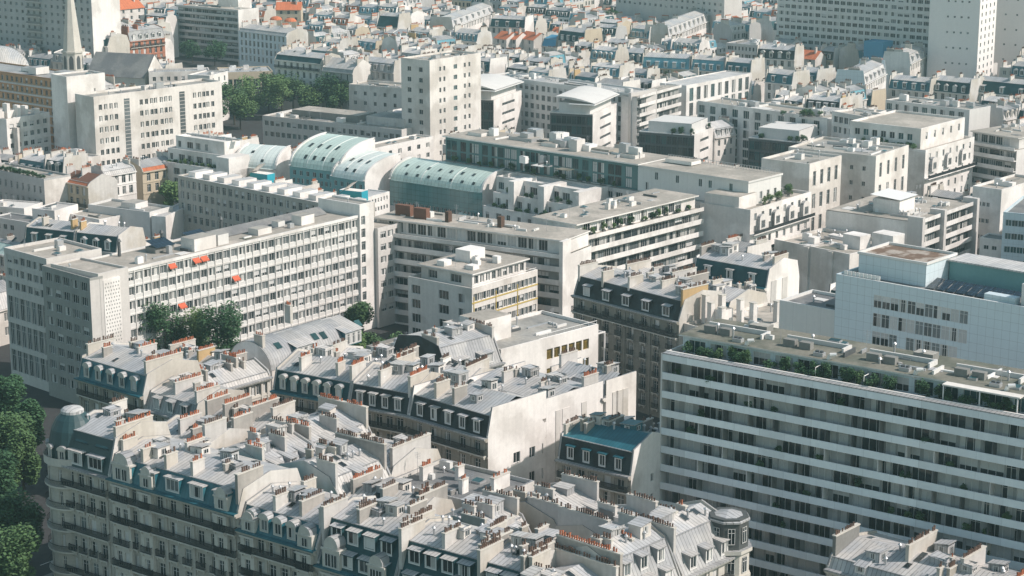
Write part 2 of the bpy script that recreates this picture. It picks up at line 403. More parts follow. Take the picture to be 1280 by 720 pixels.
def grid(L, top, floors, fh, n, w, h, sill=.9, m0=.6, m1=None, zmin=0., kinds='mod', fm='frame', skip=()):
    """rows of evenly spaced windows, hung from the top down"""
    m1 = m0 if m1 is None else m1; out = []
    for k in range(floors):
        z = top-fh*(k+1)+sill
        if z < max(zmin, .2): continue
        out.append((z, z+h, cols(m0, L-m1, n, w, kinds, fm, skip)))
    return out
# ---------------------------------------------------------------- building generators
def roof_kit(b, z, x0, y0, x1, y1, n, seed, big=1.):
    """small plant on a flat roof: boxes, ducts, cowls; each one a part"""
    R = random.Random(seed); big *= 1. if b.lod == 0 else 1.35; n = min(60, max(n, int((x1-x0)*(y1-y0)/(11 if b.lod < 2 else 26))))
    for i in range(n):
        x, y = R.uniform(x0, x1), R.uniform(y0, y1); k = R.random()
        if R.random() < .42:
            q = R.random(); ln = R.uniform(2,7)*big; m = R.choice(['metal','concrete_pale','white_metal','zinc','concrete_dark','frame_dark'])
            if q < .35: ex, ey, hh, nm = ln, .35, R.uniform(.25,.5), 'duct'
            elif q < .6: ex, ey, hh, nm = .3, ln*.7, R.uniform(.25,.6), 'duct'
            elif q < .8: ex, ey, hh, nm = .25, ln, R.uniform(.4,.8), 'upstand'
            else: ex, ey, hh, nm = ln*.7, ln*.5, .1, 'roof_patch'; m = R.choice(['bitumen','gravel_grey','concrete_pale','moss_roof','zinc'])
            if x+ex < x1+1.5 and y+ey < y1+1.5: b.bx(nm, x, y, z, x+ex, y+ey, z+hh, m)
            continue
        if k < .35:
            w, d, h = R.uniform(.8,2.2)*big, R.uniform(.7,1.6)*big, R.uniform(.6,1.5)*big
            mb = MB(); mb.box(x,y,z,x+w,y+d,z+h,R.choice(['white_metal','metal','concrete_pale','render_white'])); mb.box(x+.1,y+.1,z+h,x+w*.6,y+d*.7,z+h+.12,'metal',skip='b'); b.part('roof_unit', mb)
        elif k < .6:
            mb = MB(); h = R.uniform(.7,1.6); mb.cyl(x,y,z,z+h,.16,.16,7,'metal'); mb.cyl(x,y,z+h,z+h+.25,.3,.1,7,'metal'); b.part('vent_pipe', mb)
        elif k < .8:
            w, d = R.uniform(1,2), R.uniform(1,1.6); mb = MB(); mb.box(x,y,z,x+w,y+d,z+.3,'metal'); mb.poly([(x+.1,y+.1,z+.32),(x+w-.1,y+.1,z+.32),(x+w-.1,y+d-.1,z+.45),(x+.1,y+d-.1,z+.45)],'glass_teal'); b.part('skylight', mb)
        else:
            mb = MB(); h = R.uniform(2,4); mb.tube((x,y,z),(x,y,z+h),.04,.03,'metal',4)
            for q in range(4): mb.tube((x-.6+.05*q,y,z+h-.2-.25*q),(x+.6-.05*q,y,z+h-.2-.25*q),.025,.025,'metal',3)
            b.part('aerial', mb)
def parapet(mb, L, D, z, h, t, m, top=None, x0=0., y0=0.):
    top = top or m
    mb.box(x0,y0,z,x0+L,y0+t,z+h,m,top); mb.box(x0,y0+D-t,z,x0+L,y0+D,z+h,m,top)
    mb.box(x0,y0+t,z,x0+t,y0+D-t,z+h,m,top); mb.box(x0+L-t,y0+t,z,x0+L,y0+D-t,z+h,m,top)
def shell(b, h, faces, wall, roof='gravel', par=.7, depth=.25, sides=None, x0=0, y0=0, L=None, D=None, z0=0., rooflabel=None, coping=None):
    """box with openings in the named faces, flat roof and parapet"""
    L = L or b.L; D = D or b.D; mb = MB(); sides = sides or {}; FOOT[-1][2] = h
    org = {'F': ((x0,y0),0.,L), 'R': ((x0+L,y0),pi/2,D), 'K': ((x0+L,y0+D),pi,L), 'L': ((x0,y0+D),-pi/2,D)}
    for f, (P, a, ln) in org.items():
        facade(b, mb, P, a, ln, z0, h, faces.get(f, []), sides.get(f, wall), depth)
    w = b.part('wall', mb)
    rm = MB(); t = .3
    rm.poly([(x0+t,y0+t,h-.02),(x0+L-t,y0+t,h-.02),(x0+L-t,y0+D-t,h-.02),(x0+t,y0+D-t,h-.02)], roof)
    r = b.part('roof', rm, label=rooflabel)
    if par > 0:
        pm = MB(); parapet(pm, L, D, h, par, t, sides.get('P', wall), coping, x0, y0); b.part('parapet', pm)
    return w
def block(name, label, fr, h, D, faces, wall='render_white', roof='gravel', par=.7, depth=.25, cat='building', kit=6, sides=None, lod=1, coping=None, group=None, done=True):
    b = Bld(name, label, cat, fr, D, group, lod)
    shell(b, h, faces, wall, roof, par, depth, sides, coping=coping)
    if kit: roof_kit(b, h, 1.5, 1.5, max(2,b.L-3), max(2,b.D-3), kit, hash_(label))
    if done: b.done()
    return b
def hash_(s):
    v = 7
    for c in s: v = (v*31+ord(c)) % 1000003
    return v
def chimney(b, x, y0, y1, z0, z1, w=.6, m='party', pots=True, pm='pot', along='y', gap=.4, drop=0.):
    """a stack of flues along a party wall with a row of pots"""
    mb = MB()
    if along == 'y': mb.box(x-w/2,y0,z0,x+w/2,y1,z1,m); mb.box(x-w/2-.08,y0-.08,z1,x+w/2+.08,y1+.08,z1+.16,'stone_pale' if m != 'brick' else m)
    else: mb.box(y0,x-w/2,z0,y1,x+w/2,z1,m); mb.box(y0-.08,x-w/2-.08,z1,y1+.08,x+w/2+.08,z1+.16,'stone_pale' if m != 'brick' else m)
    n = max(1, int((y1-y0-.2)/gap)) if pots else 0
    spots = [(y0+.2+(y1-y0-.4)*(i+.5)/n, i) for i in range(n) if random.random() > .12]
    if b.lod > 0:
        for y, i in spots:
            mb.add(pot_me(i+random.randrange(3), pm)[0], (x,y,z1+.14) if along == 'y' else (y,x,z1+.14))
        return b.part('chimney', mb)
    c = b.part('chimney', mb)
    for y, i in spots:
        put('chimney_pot', pot_me(i+random.randrange(3), pm)[1], c, (x,y,z1+.14) if along == 'y' else (y,x,z1+.14))
    return c
def dormer(b, P, a, w, h, dep, style, cheek, top, kind=None):
    mb, me, ww, wh = dormer_me(w, h, dep, style, cheek, top)
    o = put('dormer', me, b.e, P, a)
    put('window', window_me(ww, wh, kind or random.choice(KINDS['haus'].split()), .12)[1], o, (0,0,.2))
    return o
def haus(name, label, fr, D, h, floors=6, fh=3.2, wall='stone', mans='slate', top='zinc', mh=3.0, inset=1.3, rise=1.3, ncol=None, ww=1.3, wh=2.25,
         dorm=None, dstyle='slope', drows=1, dw=1.5, zmin=0., balc=(0, 3), bk='full', lod=1, chim=True, chm='party', pm='pot', cat='apartment house', group=None,
         side='party', gpar=.35, back=True, kinds='haus', kit=2, rmans=None, lmans=None, sidewin=None, seed=None, facewin=True, backdorm=False, each=(), chz=None, done=True):
    """a Paris house: stone front, mansard with dormers, zinc top, party walls that carry the chimney stacks"""
    R = random.Random(seed if seed is not None else hash_(label))
    b = Bld(name, label, cat, fr, D, group, lod); L = b.L
    ncol = ncol or max(2, int(L/2.7)); FOOT[-1][2] = h+mh
    rows = []
    for k in range(floors):
        z = h-fh*(k+1)+.35
        if z < max(zmin, .3): continue
        rows.append((z, z+wh, cols(.7, L-.7, ncol, ww, kinds)))
    mb = MB()
    facade(b, mb, (0,0), 0., L, 0., h, rows if facewin else [], wall, .25)
    facade(b, mb, (L,D), pi, L, 0., h, [], side)
    ym = D/2
    prof = [(0,h),(inset,h+mh),(ym,h+mh+rise),(D-inset if back else D,h+mh),(D,h)]
    if not back: prof = [(0,h),(inset,h+mh),(D,h+mh+rise),(D,h)]
    if gpar == 'flat': gpar = .35; gp = [(0,h),(0,h+gpar),(inset,h+mh+rise*.75),(D,h+mh+rise*.75),(D,h)]
    elif gpar == 'flat3': gpar = .35; zz_ = h+mh+rise+.15; gp = [(0,h),(0,h+gpar),(inset*.6,zz_),(D-inset*.6,zz_),(D,h+gpar),(D,h)]
    elif gpar == 'flat2': gpar = .35; gp = [(0,h),(0,h+mh+rise*.75),(D,h+mh+rise*.75),(D,h)]
    else: gp = [(0,h),(0,h+gpar)]+[(y,z+gpar) for y, z in prof[1:-1]]+[(D,h+gpar),(D,h)]
    if sidewin:
        for f, rws in sidewin.items():
            P, a, ln = b.side(f); facade(b, mb, P, a, ln, 0., h, rws, side, .2)
    for f, x, t in (('L', 0., .3), ('R', L, -.3)):
        low = [(0,0),(D,0)] if not (sidewin and f in sidewin) else []
        ring = [(0.,0.)]+gp+[(D,0.)] if low else gp
        pts = [(x,y,z) for y, z in ring]
        mb.poly(pts if f == 'L' else pts[::-1], side)
        inn = [(x+t,y,z) for y, z in gp]; mb.poly(inn[::-1] if f == 'L' else inn, side)
        for i in range(1, len(gp)-2):
            (y0,z0),(y1,z1) = gp[i], gp[i+1]
            mb.poly([(x,y0,z0),(x+t,y0,z0),(x+t,y1,z1),(x,y1,z1)], 'zinc_old' if i > 1 and i < len(gp)-3 else 'zinc_old')
        mb.poly([(x,0,h),(x+t,0,h),(x+t,0,h+gpar),(x,0,h+gpar)], side)
    if lod == 0:
        for i in range(3):
            y = R.uniform(1, D-3); w_ = R.uniform(.7,1.9); zt_ = h+mh*.3
            for sx, xx in ((-1, 0.), (1, L)):
                if not (sidewin and sx == 1): mb.box(xx-(.09 if sx < 0 else -.0), y, 0, xx+(.0 if sx < 0 else .09), y+w_, zt_, R.choice([side,'party_grey','party']))
    b.part('wall', mb)
    # cornice and string courses
    cm = MB(); cd = .75 if lod == 0 else .45; cm.box(0,-cd,h-.35,L,0,h,wall,'zinc_teal' if lod == 0 and 'teal' in mans else 'zinc_old',skip='k')
    if lod == 0: cm.box(0,-.5,h-.62,L,0,h-.35,wall,skip='kt'); cm.box(0,-cd-.1,h-.2,L,-cd,h+.02,'zinc_teal' if 'teal' in mans else 'zinc_old')
    if lod < 2:
        for k in range(1, floors):
            z = h-fh*k
            if z > zmin: cm.box(0,-.12,z-.12,L,0,z+.12,wall,skip='k')
    b.part('cornice', cm)
    rm = MB(); e = .31
    ms = [mans, top, top, mans] if back else [mans, top, side]
    rm.extrude_x(prof, e, L-e, ms)
    rm.box(e,inset-.12,h+mh-.05,L-e,inset+.1,h+mh+.06,'zinc_old')
    b.part('roof', rm)
    if lod == 0:
        pl = MB()
        for i in range(ncol+1):
            if i % 2 == 0 or i == ncol: x = min(L-.45, max(.02, .7+(L-1.4)*i/ncol-.22)); pl.box(x,-.16,max(0,zmin-3),x+.44,0,h-.36,wall,skip='kt')
        b.part('pilaster', pl)
    if lod < 2:
        for k in each:
            z = h-fh*(k+1)+.35
            if z > zmin:
                for xa, xb, _, _ in [r for r in rows if abs(r[0]-z) < .01][0][2]: put('balcony', balcony_me(xb-xa+.35, .45), b.e, ((xa+xb)/2,0,z-.02))
        for k in balc:
            z = h-fh*(k+1)+.35
            if z < zmin or k >= floors: continue
            if bk == 'full': put('balcony', balcony_me(L-.6), b.e, (L/2,0,z-.02))
            else:
                for xa, xb, _, _ in [r for r in rows if abs(r[0]-z) < .01][0][2]: put('balcony', balcony_me(xb-xa+.35, .4), b.e, ((xa+xb)/2,0,z-.02))
    if dorm is None: dorm = max(1, int(L/3.2))
    for q in range(drows):
        hh = mh/drows
        for i in range(dorm):
            x = .9+(L-1.8)*(i+.5)/dorm
            zf = h+.35+q*hh; yf = inset*(zf-h)/mh
            dormer(b, (x, yf-.1, zf), 0., dw, min(2.0, hh*.8), inset+.4+ (.3 if drows > 1 else 0), dstyle, mans, top)
            if backdorm: dormer(b, (x, D-yf+.1, zf), pi, dw, min(2.0, hh*.8), inset+.4, dstyle, mans, top)
    if chim:
        zt = h+mh+rise
        lst = chim if isinstance(chim, list) else None
        if lst is None:
            lst = []
            for x in (.3, L-.3):
                if R.random() < .85:
                    y0 = R.uniform(.12, .3)*D; lst.append((x, y0, y0+R.uniform(.18,.38)*D))
                if R.random() < .6:
                    y0 = R.uniform(.58, .66)*D; lst.append((x, y0, y0+R.uniform(.14,.24)*D))
            if L > 13 and R.random() < .7: y0 = R.uniform(.3,.5)*D; lst.append((L*R.uniform(.4,.6), y0, y0+R.uniform(1.8,3.2)))
        for c in lst:
            zc = min(c[3], zt+.45+.5*max(0,c[3]-zt-.4)) if len(c) > 3 else zt+R.uniform(.4, 1.2)
            chimney(b, c[0], c[1], c[2], h+mh*.4, zc, .5, c[4] if len(c) > 4 else R.choice([chm,chm,'party_dark','party_grey']), pm=pm if R.random() < (.75 if b.fr.o[0] < -38 else .2) else 'pot_dark')
    if lod == 0:
        for i in range(max(2, int(L/4.2))):
            w_, d_ = R.uniform(1.4,2.8), R.uniform(1.3,2.4); y = R.uniform(inset+.8, D-inset-d_-.6); x = R.uniform(1., max(1.1, L-w_-1))
            zz = h+mh+rise*(1-abs(y+d_/2-ym)/(ym-inset)); hh = R.uniform(.7,1.5); m2 = MB(); md = R.choice([top,'zinc_old','render_cream'])
            q = R.random()
            m2.box(x,y,zz-1.2,x+w_,y+d_,zz+hh,md,skip='bt')
            sl = R.choice([.35,-.35,.15]); m2.poly([(x-.12,y-.15,zz+hh+.02),(x+w_+.12,y-.15,zz+hh+.02+sl),(x+w_+.12,y+d_+.15,zz+hh+.02+sl),(x-.12,y+d_+.15,zz+hh+.02)],top)
            m2.poly([(x-.12,y-.15,zz+hh-.12),(x+w_+.12,y-.15,zz+hh-.12+sl),(x+w_+.12,y-.15,zz+hh+.02+sl),(x-.12,y-.15,zz+hh+.02)],'zinc_old'); m2.poly([(x+w_+.12,y-.15,zz+hh-.12+sl),(x+w_+.12,y+d_+.15,zz+hh-.12+sl),(x+w_+.12,y+d_+.15,zz+hh+.02+sl),(x+w_+.12,y-.15,zz+hh+.02+sl)],'zinc_old')
            lt = b.part('roof_lantern', m2)
            if hh > .9:
                put('window', window_me(.9, hh-.3, 'plain', .0)[1], lt, (x+w_+.02, y+d_/2, zz+.1), pi/2); put('window', window_me(.9, hh-.3, 'curt', .0)[1], lt, (x+w_/2, y-.02, zz+.1))
        for i in range(max(2, int(L/5))):
            y0 = R.uniform(inset+.6, D-inset-3); x = R.uniform(1.5, L-1.5); zz = h+mh+rise*.4
            if R.random() < .6: chimney(b, x, y0, y0+R.uniform(.8,2.2), zz-1, h+mh+rise+R.uniform(.3,.9), .45, R.choice([chm,'party_dark','party_grey','stone_dark']), pm=R.choice(['pot','pot_dark','pot_dark']))
    if kit and lod < 2:
        for i in range(kit*2):
            y = R.uniform(inset+1, D-inset-1.8); x = R.uniform(1.2, L-2)
            zz = h+mh+rise*(1-abs(y-ym)/(ym-inset))
            if R.random() < .5:
                m2 = MB(); m2.cyl(x,y,zz-.3,zz+.9,.15,.15,6,'metal'); m2.cyl(x,y,zz+.9,zz+1.15,.3,.1,6,'metal'); b.part('vent_pipe', m2)
            else:
                sl = -rise/(ym-inset)*(1 if y > ym else -1)
                m2 = MB(); p = [(x,y),(x+.8,y),(x+.8,y+1.1),(x,y+1.1)]
                zs = [zz+.14+(yy-y)*sl for _, yy in p]
                m2.poly([(p[j][0],p[j][1],zs[j]) for j in range(4)], 'glass')
                for j in range(4):
                    k2 = (j+1) % 4; m2.poly([(p[j][0],p[j][1],zs[j]-.3),(p[k2][0],p[k2][1],zs[k2]-.3),(p[k2][0],p[k2][1],zs[k2]),(p[j][0],p[j][1],zs[j])], 'zinc_old')
                b.part('skylight', m2)
    if done: b.done()
    return b
# ---------------------------------------------------------------- plants
def crown_mb(seed, rx, rz, n, leaf, m, lobes=7, zc=0.):
    R = random.Random(seed); mb = MB(); ls = []
    for i in range(lobes):
        t = R.uniform(0, 2*pi); q = R.uniform(.25, .75)
        ls.append((rx*q*cos(t), rx*q*sin(t), rz*R.uniform(-.55, .6), R.uniform(.32, .55)))
    ls.append((0,0,rz*.35,.6))
    for i in range(n):
        cx, cy, cz, s = R.choice(ls)
        u = R.uniform(-1,1); t = R.uniform(0,2*pi); q = sqrt(1-u*u); rr = R.random()**.4
        x, y, z = cx+rx*s*rr*q*cos(t), cy+rx*s*rr*q*sin(t), cz+rz*s*rr*u
        a = R.uniform(0,2*pi); tl = R.uniform(-.9,.9); l = leaf*R.uniform(.6,1.3)
        ux, uy, uz = cos(a)*l, sin(a)*l, R.uniform(-.4,.4)*l
        vx, vy, vz = -sin(a)*cos(tl)*l*.7, cos(a)*cos(tl)*l*.7, sin(tl)*l*.7
        z += zc
        mb.poly([(x-ux*.5,y-uy*.5,z-uz*.5),(x+vx*.5,y+vy*.5,z+vz*.5),(x+ux*.5,y+uy*.5,z+uz*.5),(x-vx*.5,y-vy*.5,z-vz*.5)], m)
    return mb
def tree(px, py, H, W, label, m='leaf_a', name='tree', cat='tree', group=None, seed=None, z0=0., world=None, n=None, slim=False):
    """px, py is where the crown's middle shows"""
    seed = hash_(label)+int(px*13) if seed is None else seed
    zc = z0+H*.62
    x, y = world or un(px, py, zc)
    v = seed % 3; near = un(px, py, zc)[1] < 480
    n = n or (9500 if near else 3400)
    k = ('crown', v, m, round(W), round(H), n)
    rz = H*.42
    if k not in CACHE: CACHE[k] = crown_mb(v*17+int(W*3), W/2, rz, n, .55 if near else (.8 if W > 5 else .5), m, 9 if not slim else 5).mesh('crown')
    e = bpy.data.objects.new(name, None); COL.objects.link(e); e.location = (x, y, z0); tag(e, label, cat, group)
    e.rotation_euler = (0,0,(seed*.37) % 6.28)
    put('crown', CACHE[k], e, (0,0,zc-z0))
    kt = ('trunk', round(W), round(H))
    if kt not in CACHE:
        mb = MB(); mb.tube((0,0,-.05),(0.1,.1,H*.45),.022*H,.014*H,'bark',7)
        for i in range(6):
            t = i*1.05; mb.tube((.1,.1,H*(.3+.03*i)),(.1+W*.3*cos(t),.1+W*.3*sin(t),H*(.55+.04*i)),.010*H,.004*H,'bark',5)
        CACHE[kt] = mb.mesh('trunk')
    put('trunk', CACHE[kt], e)
    return e
def shrub(x, y, z, r, h, label, group, m='leaf_a', name='shrub', cat='shrub', seed=0, tub=True):
    k = ('shrub', seed % 4, m, round(r*4), round(h*4))
    if k not in CACHE:
        CACHE[k] = (crown_mb(seed % 4+3, r, h/2, int(260+300*r*h/2), .28, m, 5, h*.5+.25).mesh('foliage'))
    e = bpy.data.objects.new(name, None); COL.objects.link(e); e.location = (x, y, z); tag(e, label, cat, group); e.rotation_euler = (0,0,seed*1.3)
    put('foliage', CACHE[k], e)
    k2 = ('tub', round(r*4))
    if k2 not in CACHE:
        mb = MB(); mb.box(-r*.7,-.3,0,r*.7,.3,.4,'concrete_dark','earth'); CACHE[k2] = mb.mesh('tub')
    put('tub', CACHE[k2], e)
    return e
# ---------------------------------------------------------------- camera, sun, sky
cam = bpy.data.objects.new('camera', bpy.data.cameras.new('camera')); COL.objects.link(cam); SC.camera = cam
cam.location = (0,0,CAMH); cam.rotation_euler = (pi/2-PITCH,0,0)
cam.data.sensor_width = 36; cam.data.lens = FPX/1280*36; cam.data.clip_start = 1; cam.data.clip_end = 9000
SUN_AZ, SUN_EL = -14., 42.
sd = bpy.data.lights.new('sun', 'SUN'); sd.energy = 4.1; sd.angle = radians(.53); sd.color = (1., .908, .85)
so = bpy.data.objects.new('sun', sd); COL.objects.link(so); so.location = (200,-100,400)
so.rotation_euler = (radians(90-SUN_EL), 0, radians(SUN_AZ+90))
w = bpy.data.worlds.new('World'); SC.world = w; w.use_nodes = True
t = w.node_tree; bg = t.nodes['Background']
sky = t.nodes.new('ShaderNodeTexSky'); sky.sky_type = 'NISHITA'; sky.sun_disc = False
sky.sun_elevation = radians(SUN_EL); sky.sun_rotation = radians(90-SUN_AZ); sky.ozone_density = 1.; sky.air_density = 1.; sky.dust_density = 1.
tint = N(t, 'ShaderNodeMix', data_type='RGBA', blend_type='MULTIPLY'); tint.inputs[0].default_value = 1.; tint.inputs[7].default_value = (.985, 1.03, .815, 1); t.links.new(sky.outputs[0], tint.inputs[6]); t.links.new(tint.outputs[2], bg.inputs['Color']); bg.inputs['Strength'].default_value = .15
SC.view_settings.view_transform = 'Standard'; SC.view_settings.look = 'None'; SC.view_settings.gamma = 1.
SC.view_settings.exposure = .24
HAZE = .00017
SC.cycles.max_bounces = 5; SC.cycles.diffuse_bounces = 3; SC.cycles.glossy_bounces = 2
hz = MB(); hz.box(-3000,-400,-1.,3000,4000,126,'asphalt'); hm = bpy.data.materials.new('haze'); hm.use_nodes = True; ht = hm.node_tree; ht.nodes.clear()
ho = ht.nodes.new('ShaderNodeOutputMaterial'); hv = ht.nodes.new('ShaderNodeVolumePrincipled'); hv.inputs['Color'].default_value = (.62,.93,.95,1); hv.inputs['Density'].default_value = HAZE; hv.inputs['Anisotropy'].default_value = .2
ht.links.new(hv.outputs[0], ho.inputs['Volume']); hme = hz.mesh('haze'); hme.materials.clear(); hme.materials.append(hm); tag(put('haze', hme), kind='stuff')
SC.cycles.volume_bounces = 0
U, V = -40.5, 48.5
# ---------------------------------------------------------------- ground
g = MB(); g.box(-2900,-300,-.9,2900,3900,0,'asphalt'); tag(put('ground', g.mesh('ground')), kind='structure')

# ---------------------------------------------------------------- the stone island in front
fl = fpx((137,596),(298,642),21.)
UA = math.degrees(fl.a)
def isl(x, y, L, da=0.): return fl.sub(x, y, L, da)
W2 = fl.L
def corner_bay(b, cx, cy, r, h, fh, n0, a0, a1, floors, dome=True):
    """round corner bay in the house's own frame: stone drum, windows, balconies, lead dome"""
    mb = MB(); n = 14; st = (a1-a0)/n
    P = [(cx+r*cos(a0+st*i), cy+r*sin(a0+st*i)) for i in range(n+1)]
    for i in range(n):
        p, q = P[i], P[i+1]; ln = hypot(q[0]-p[0], q[1]-p[1]); a = atan2(q[1]-p[1], q[0]-p[0])
        rows = []
        if i % 3 == 1:
            for k in range(floors): 
                z = h-fh*(k+1)+.3; rows.append((z, z+2.2, [(.12, ln-.12, random.choice(['curt','shut','plain']), 'frame')]))
        facade(b, mb, p, a, ln, 0., h, rows, 'stone', .2)
    b.part('corner_bay', mb)
    for k in range(0, floors+1):
        z = h-fh*k; m2 = MB(); R1 = r+(.55 if k else .5)
        ring = [(cx+R1*cos(a0+st*i), cy+R1*sin(a0+st*i)) for i in range(n+1)]
        for i in range(n):
            p, q = ring[i], ring[i+1]; pi_, qi = P[i], P[i+1]
            m2.poly([(pi_[0],pi_[1],z),(p[0],p[1],z),(q[0],q[1],z),(qi[0],qi[1],z)][::-1] if False else [(pi_[0],pi_[1],z),(p[0],p[1],z),(q[0],q[1],z),(qi[0],qi[1],z)], 'stone_pale')
            m2.poly([(p[0],p[1],z-.25),(q[0],q[1],z-.25),(q[0],q[1],z),(p[0],p[1],z)], 'stone_pale')
            m2.poly([(pi_[0],pi_[1],z-.5),(qi[0],qi[1],z-.5),(q[0],q[1],z-.25),(p[0],p[1],z-.25)], 'stone_pale')
            hh = .95; mm = 'stone_pale' if k == 0 else 'iron'
            if k == 0: m2.poly([(p[0],p[1],z),(q[0],q[1],z),(q[0],q[1],z+hh),(p[0],p[1],z+hh)], mm)
            else:
                for s in range(6):
                    f0 = (s+.2)/6; f1 = (s+.6)/6
                    A = [p[j]+(q[j]-p[j])*f0 for j in (0,1)]; B2 = [p[j]+(q[j]-p[j])*f1 for j in (0,1)]
                    m2.poly([(A[0],A[1],z),(B2[0],B2[1],z),(B2[0],B2[1],z+hh),(A[0],A[1],z+hh)], mm)
                m2.poly([(p[0],p[1],z+hh-.1),(q[0],q[1],z+hh-.1),(q[0],q[1],z+hh),(p[0],p[1],z+hh)], mm)
        b.part('balcony' if k else 'balustrade', m2)
    if dome:
        prof = [(r*.93,h),(r*.93,h+1.2),(r*.9,h+2.8),(r*.8,h+4.6),(r*.62,h+6.0),(r*.42,h+6.8),(r*.42,h+7.2),(r*.34,h+7.5),(.02,h+7.9)]
        d = MB(); n = 20
        for (r0,z0),(r1,z1) in zip(prof, prof[1:]):
            for i in range(n):
                c0, s0, c1, s1 = cos(2*pi*i/n), sin(2*pi*i/n), cos(2*pi*(i+1)/n), sin(2*pi*(i+1)/n)
                d.poly([(cx+c0*r0,cy+s0*r0,z0),(cx+c1*r0,cy+s1*r0,z0),(cx+c1*r1,cy+s1*r1,z1),(cx+c0*r1,cy+s0*r1,z1)], 'lead' if z1 < h+7 else 'zinc_pale')
        dm = b.part('dome', d)
        for i in range(3):
            an = -pi*.78+i*.62
            mb, me, ww, wh = dormer_me(1.2, 1.7, .8, 'arch', 'lead', 'zinc_old')
            o = put('dormer', me, b.e, (cx+r*.98*cos(an), cy+r*.98*sin(an), h+.5), an+pi/2)
            put('window', window_me(ww, wh, 'plain', .12)[1], o, (0,0,.2))
h1 = 10.2
b = haus('corner_house', 'stone corner house with a round bay under a dark dome', isl(-h1, 0, h1-.03), 13, 21, floors=6, fh=3.35, mans='lead', mh=5.0, inset=1.5, rise=1.2, dorm=2, drows=1, dw=3.0, dstyle='box',
         zmin=3, balc=(0,2,4), lod=0, ncol=4, each=(1,3), chim=[(9.7,1.8,9.0,27.9,'party'),(.6,9.4,12.4,28.0,'party')], side='party', kit=2, done=False)
for i in range(2):      # attic lights above the tall dormers
    m2 = MB(); m2.poly([(2.1+i*4.3,1.0,24.6),(4.6+i*4.3,1.0,24.6),(4.6+i*4.3,1.75,25.9),(2.1+i*4.3,1.75,25.9)],'glass_teal'); m2.box(1.9+i*4.3,.85,24.5,4.8+i*4.3,1.02,24.6,'lead'); b.part('skylight', m2)
corner_bay(b, -.9, 3.3, 4.0, 21.0, 3.35, 3, -pi*1.12, -pi*.18, 6)
b.done()
def frontispiece(b, x, w, z, h, style='round'):
    """stone gable that rises through the eaves over a bay"""
    m = MB(); n = 8
    pts = [(x,z),(x+w,z),(x+w,z+h*.62)]+[(x+w/2+w*.42*cos(pi*i/n), z+h*.62+h*.38*sin(pi*i/n)) for i in range(n+1)]+[(x,z+h*.62)]
    for y, rv in ((-.35, False), (1.5, True)): m.poly([(p[0],y,p[1]) for p in (pts[::-1] if rv else pts)], 'stone_pale')
    for i in range(len(pts)):
        p, q = pts[i], pts[(i+1) % len(pts)]
        m.poly([(p[0],-.35,p[1]),(p[0],1.5,p[1]),(q[0],1.5,q[1]),(q[0],-.35,q[1])], 'zinc_old' if i > 2 else 'stone_pale')
    m.box(x-.15,-.5,z+h*.55,x+w+.15,-.3,z+h*.62,'stone_pale',skip='')
    g = b.part('gable', m)
    bm = MB(); rows = []
    for k_ in range(6):
        zz = z-3.3*(k_+1)+.35
        if zz > 2.5: rows.append((zz, zz+2.25, [(w*q-.5, w*q+.5, random.choice(KINDS['haus'].split()), 'frame') for q in ((.29,.71) if w > 2.6 else (.5,))]))
    facade(b, bm, (x,-.62), 0., w, 0, z-.62, rows, 'stone_pale', .22)
    bm.poly([(x,0,0),(x,-.62,0),(x,-.62,z-.62),(x,0,z-.62)],'stone_pale'); bm.poly([(x+w,-.62,0),(x+w,0,0),(x+w,0,z-.62),(x+w,-.62,z-.62)],'stone_pale')
    bm.box(x-.12,-.8,z-.9,x+w+.12,-.63,z-.62,'stone_pale'); b.part('bay', bm)
    for r_ in rows:
        put('balcony', balcony_me(w-.3,.4), b.e, (x+w/2,-.62,r_[0]-.02))
    k = window_me(1.0, h*.42, 'plain', .1)
    for dx in ((w*.32, w*.68) if w > 2.6 else (w*.5,)): put('window', k[1], g, (x+dx,-.46,z+.15))
b = haus('apartment_house', 'long stone house with four square zinc dormers beside the domed corner', isl(.02,0,W2-.04), 13, 21, floors=6, fh=3.35, mans='zinc_teal', mh=2.9, inset=1.1, rise=1.1, dorm=5, dstyle='box', dw=2.7,
         zmin=3, balc=(0,1,3), lod=0, ncol=9, each=(2,4), chim=[(.45,2.2,5.0,26.3),(5.6,1.2,3.6,26.2),(10.3,1.2,3.4,26.4),(15.4,1.3,3.6,26.3),(W2-.4,.2,5.2,27.2),(9,6.5,10,26.6)], kit=6, done=False)
frontispiece(b, 1.0, 3.6, 21, 4.2); frontispiece(b, 6.6, 2.4, 21, 3.2); frontispiece(b, W2-4.2, 2.4, 21, 3.2); b.done()
L3 = 14.2
b = haus('apartment_house', 'stone house with a teal mansard and white arched dormers past the tall pale party wall', isl(W2+.02,0,L3), 13, 19, floors=5, fh=3.3, mans='zinc_teal', mh=3.0, inset=1.4, rise=1.2, dorm=5, dstyle='arch', dw=1.6, zmin=3, balc=(0,1,3), lod=0, ncol=6, each=(2,),
         chim=[(5.2,1.6,4.2,24.4),(9.6,2.0,6.5,24.6),(L3-.4,1.2,6.0,24.8),(4.5,8,10.5,24.6)], kit=5, done=False)
frontispiece(b, .8, 2.4, 19, 2.8); frontispiece(b, L3-3.2, 2.6, 19, 3.0); b.done()
x = W2+L3+.04
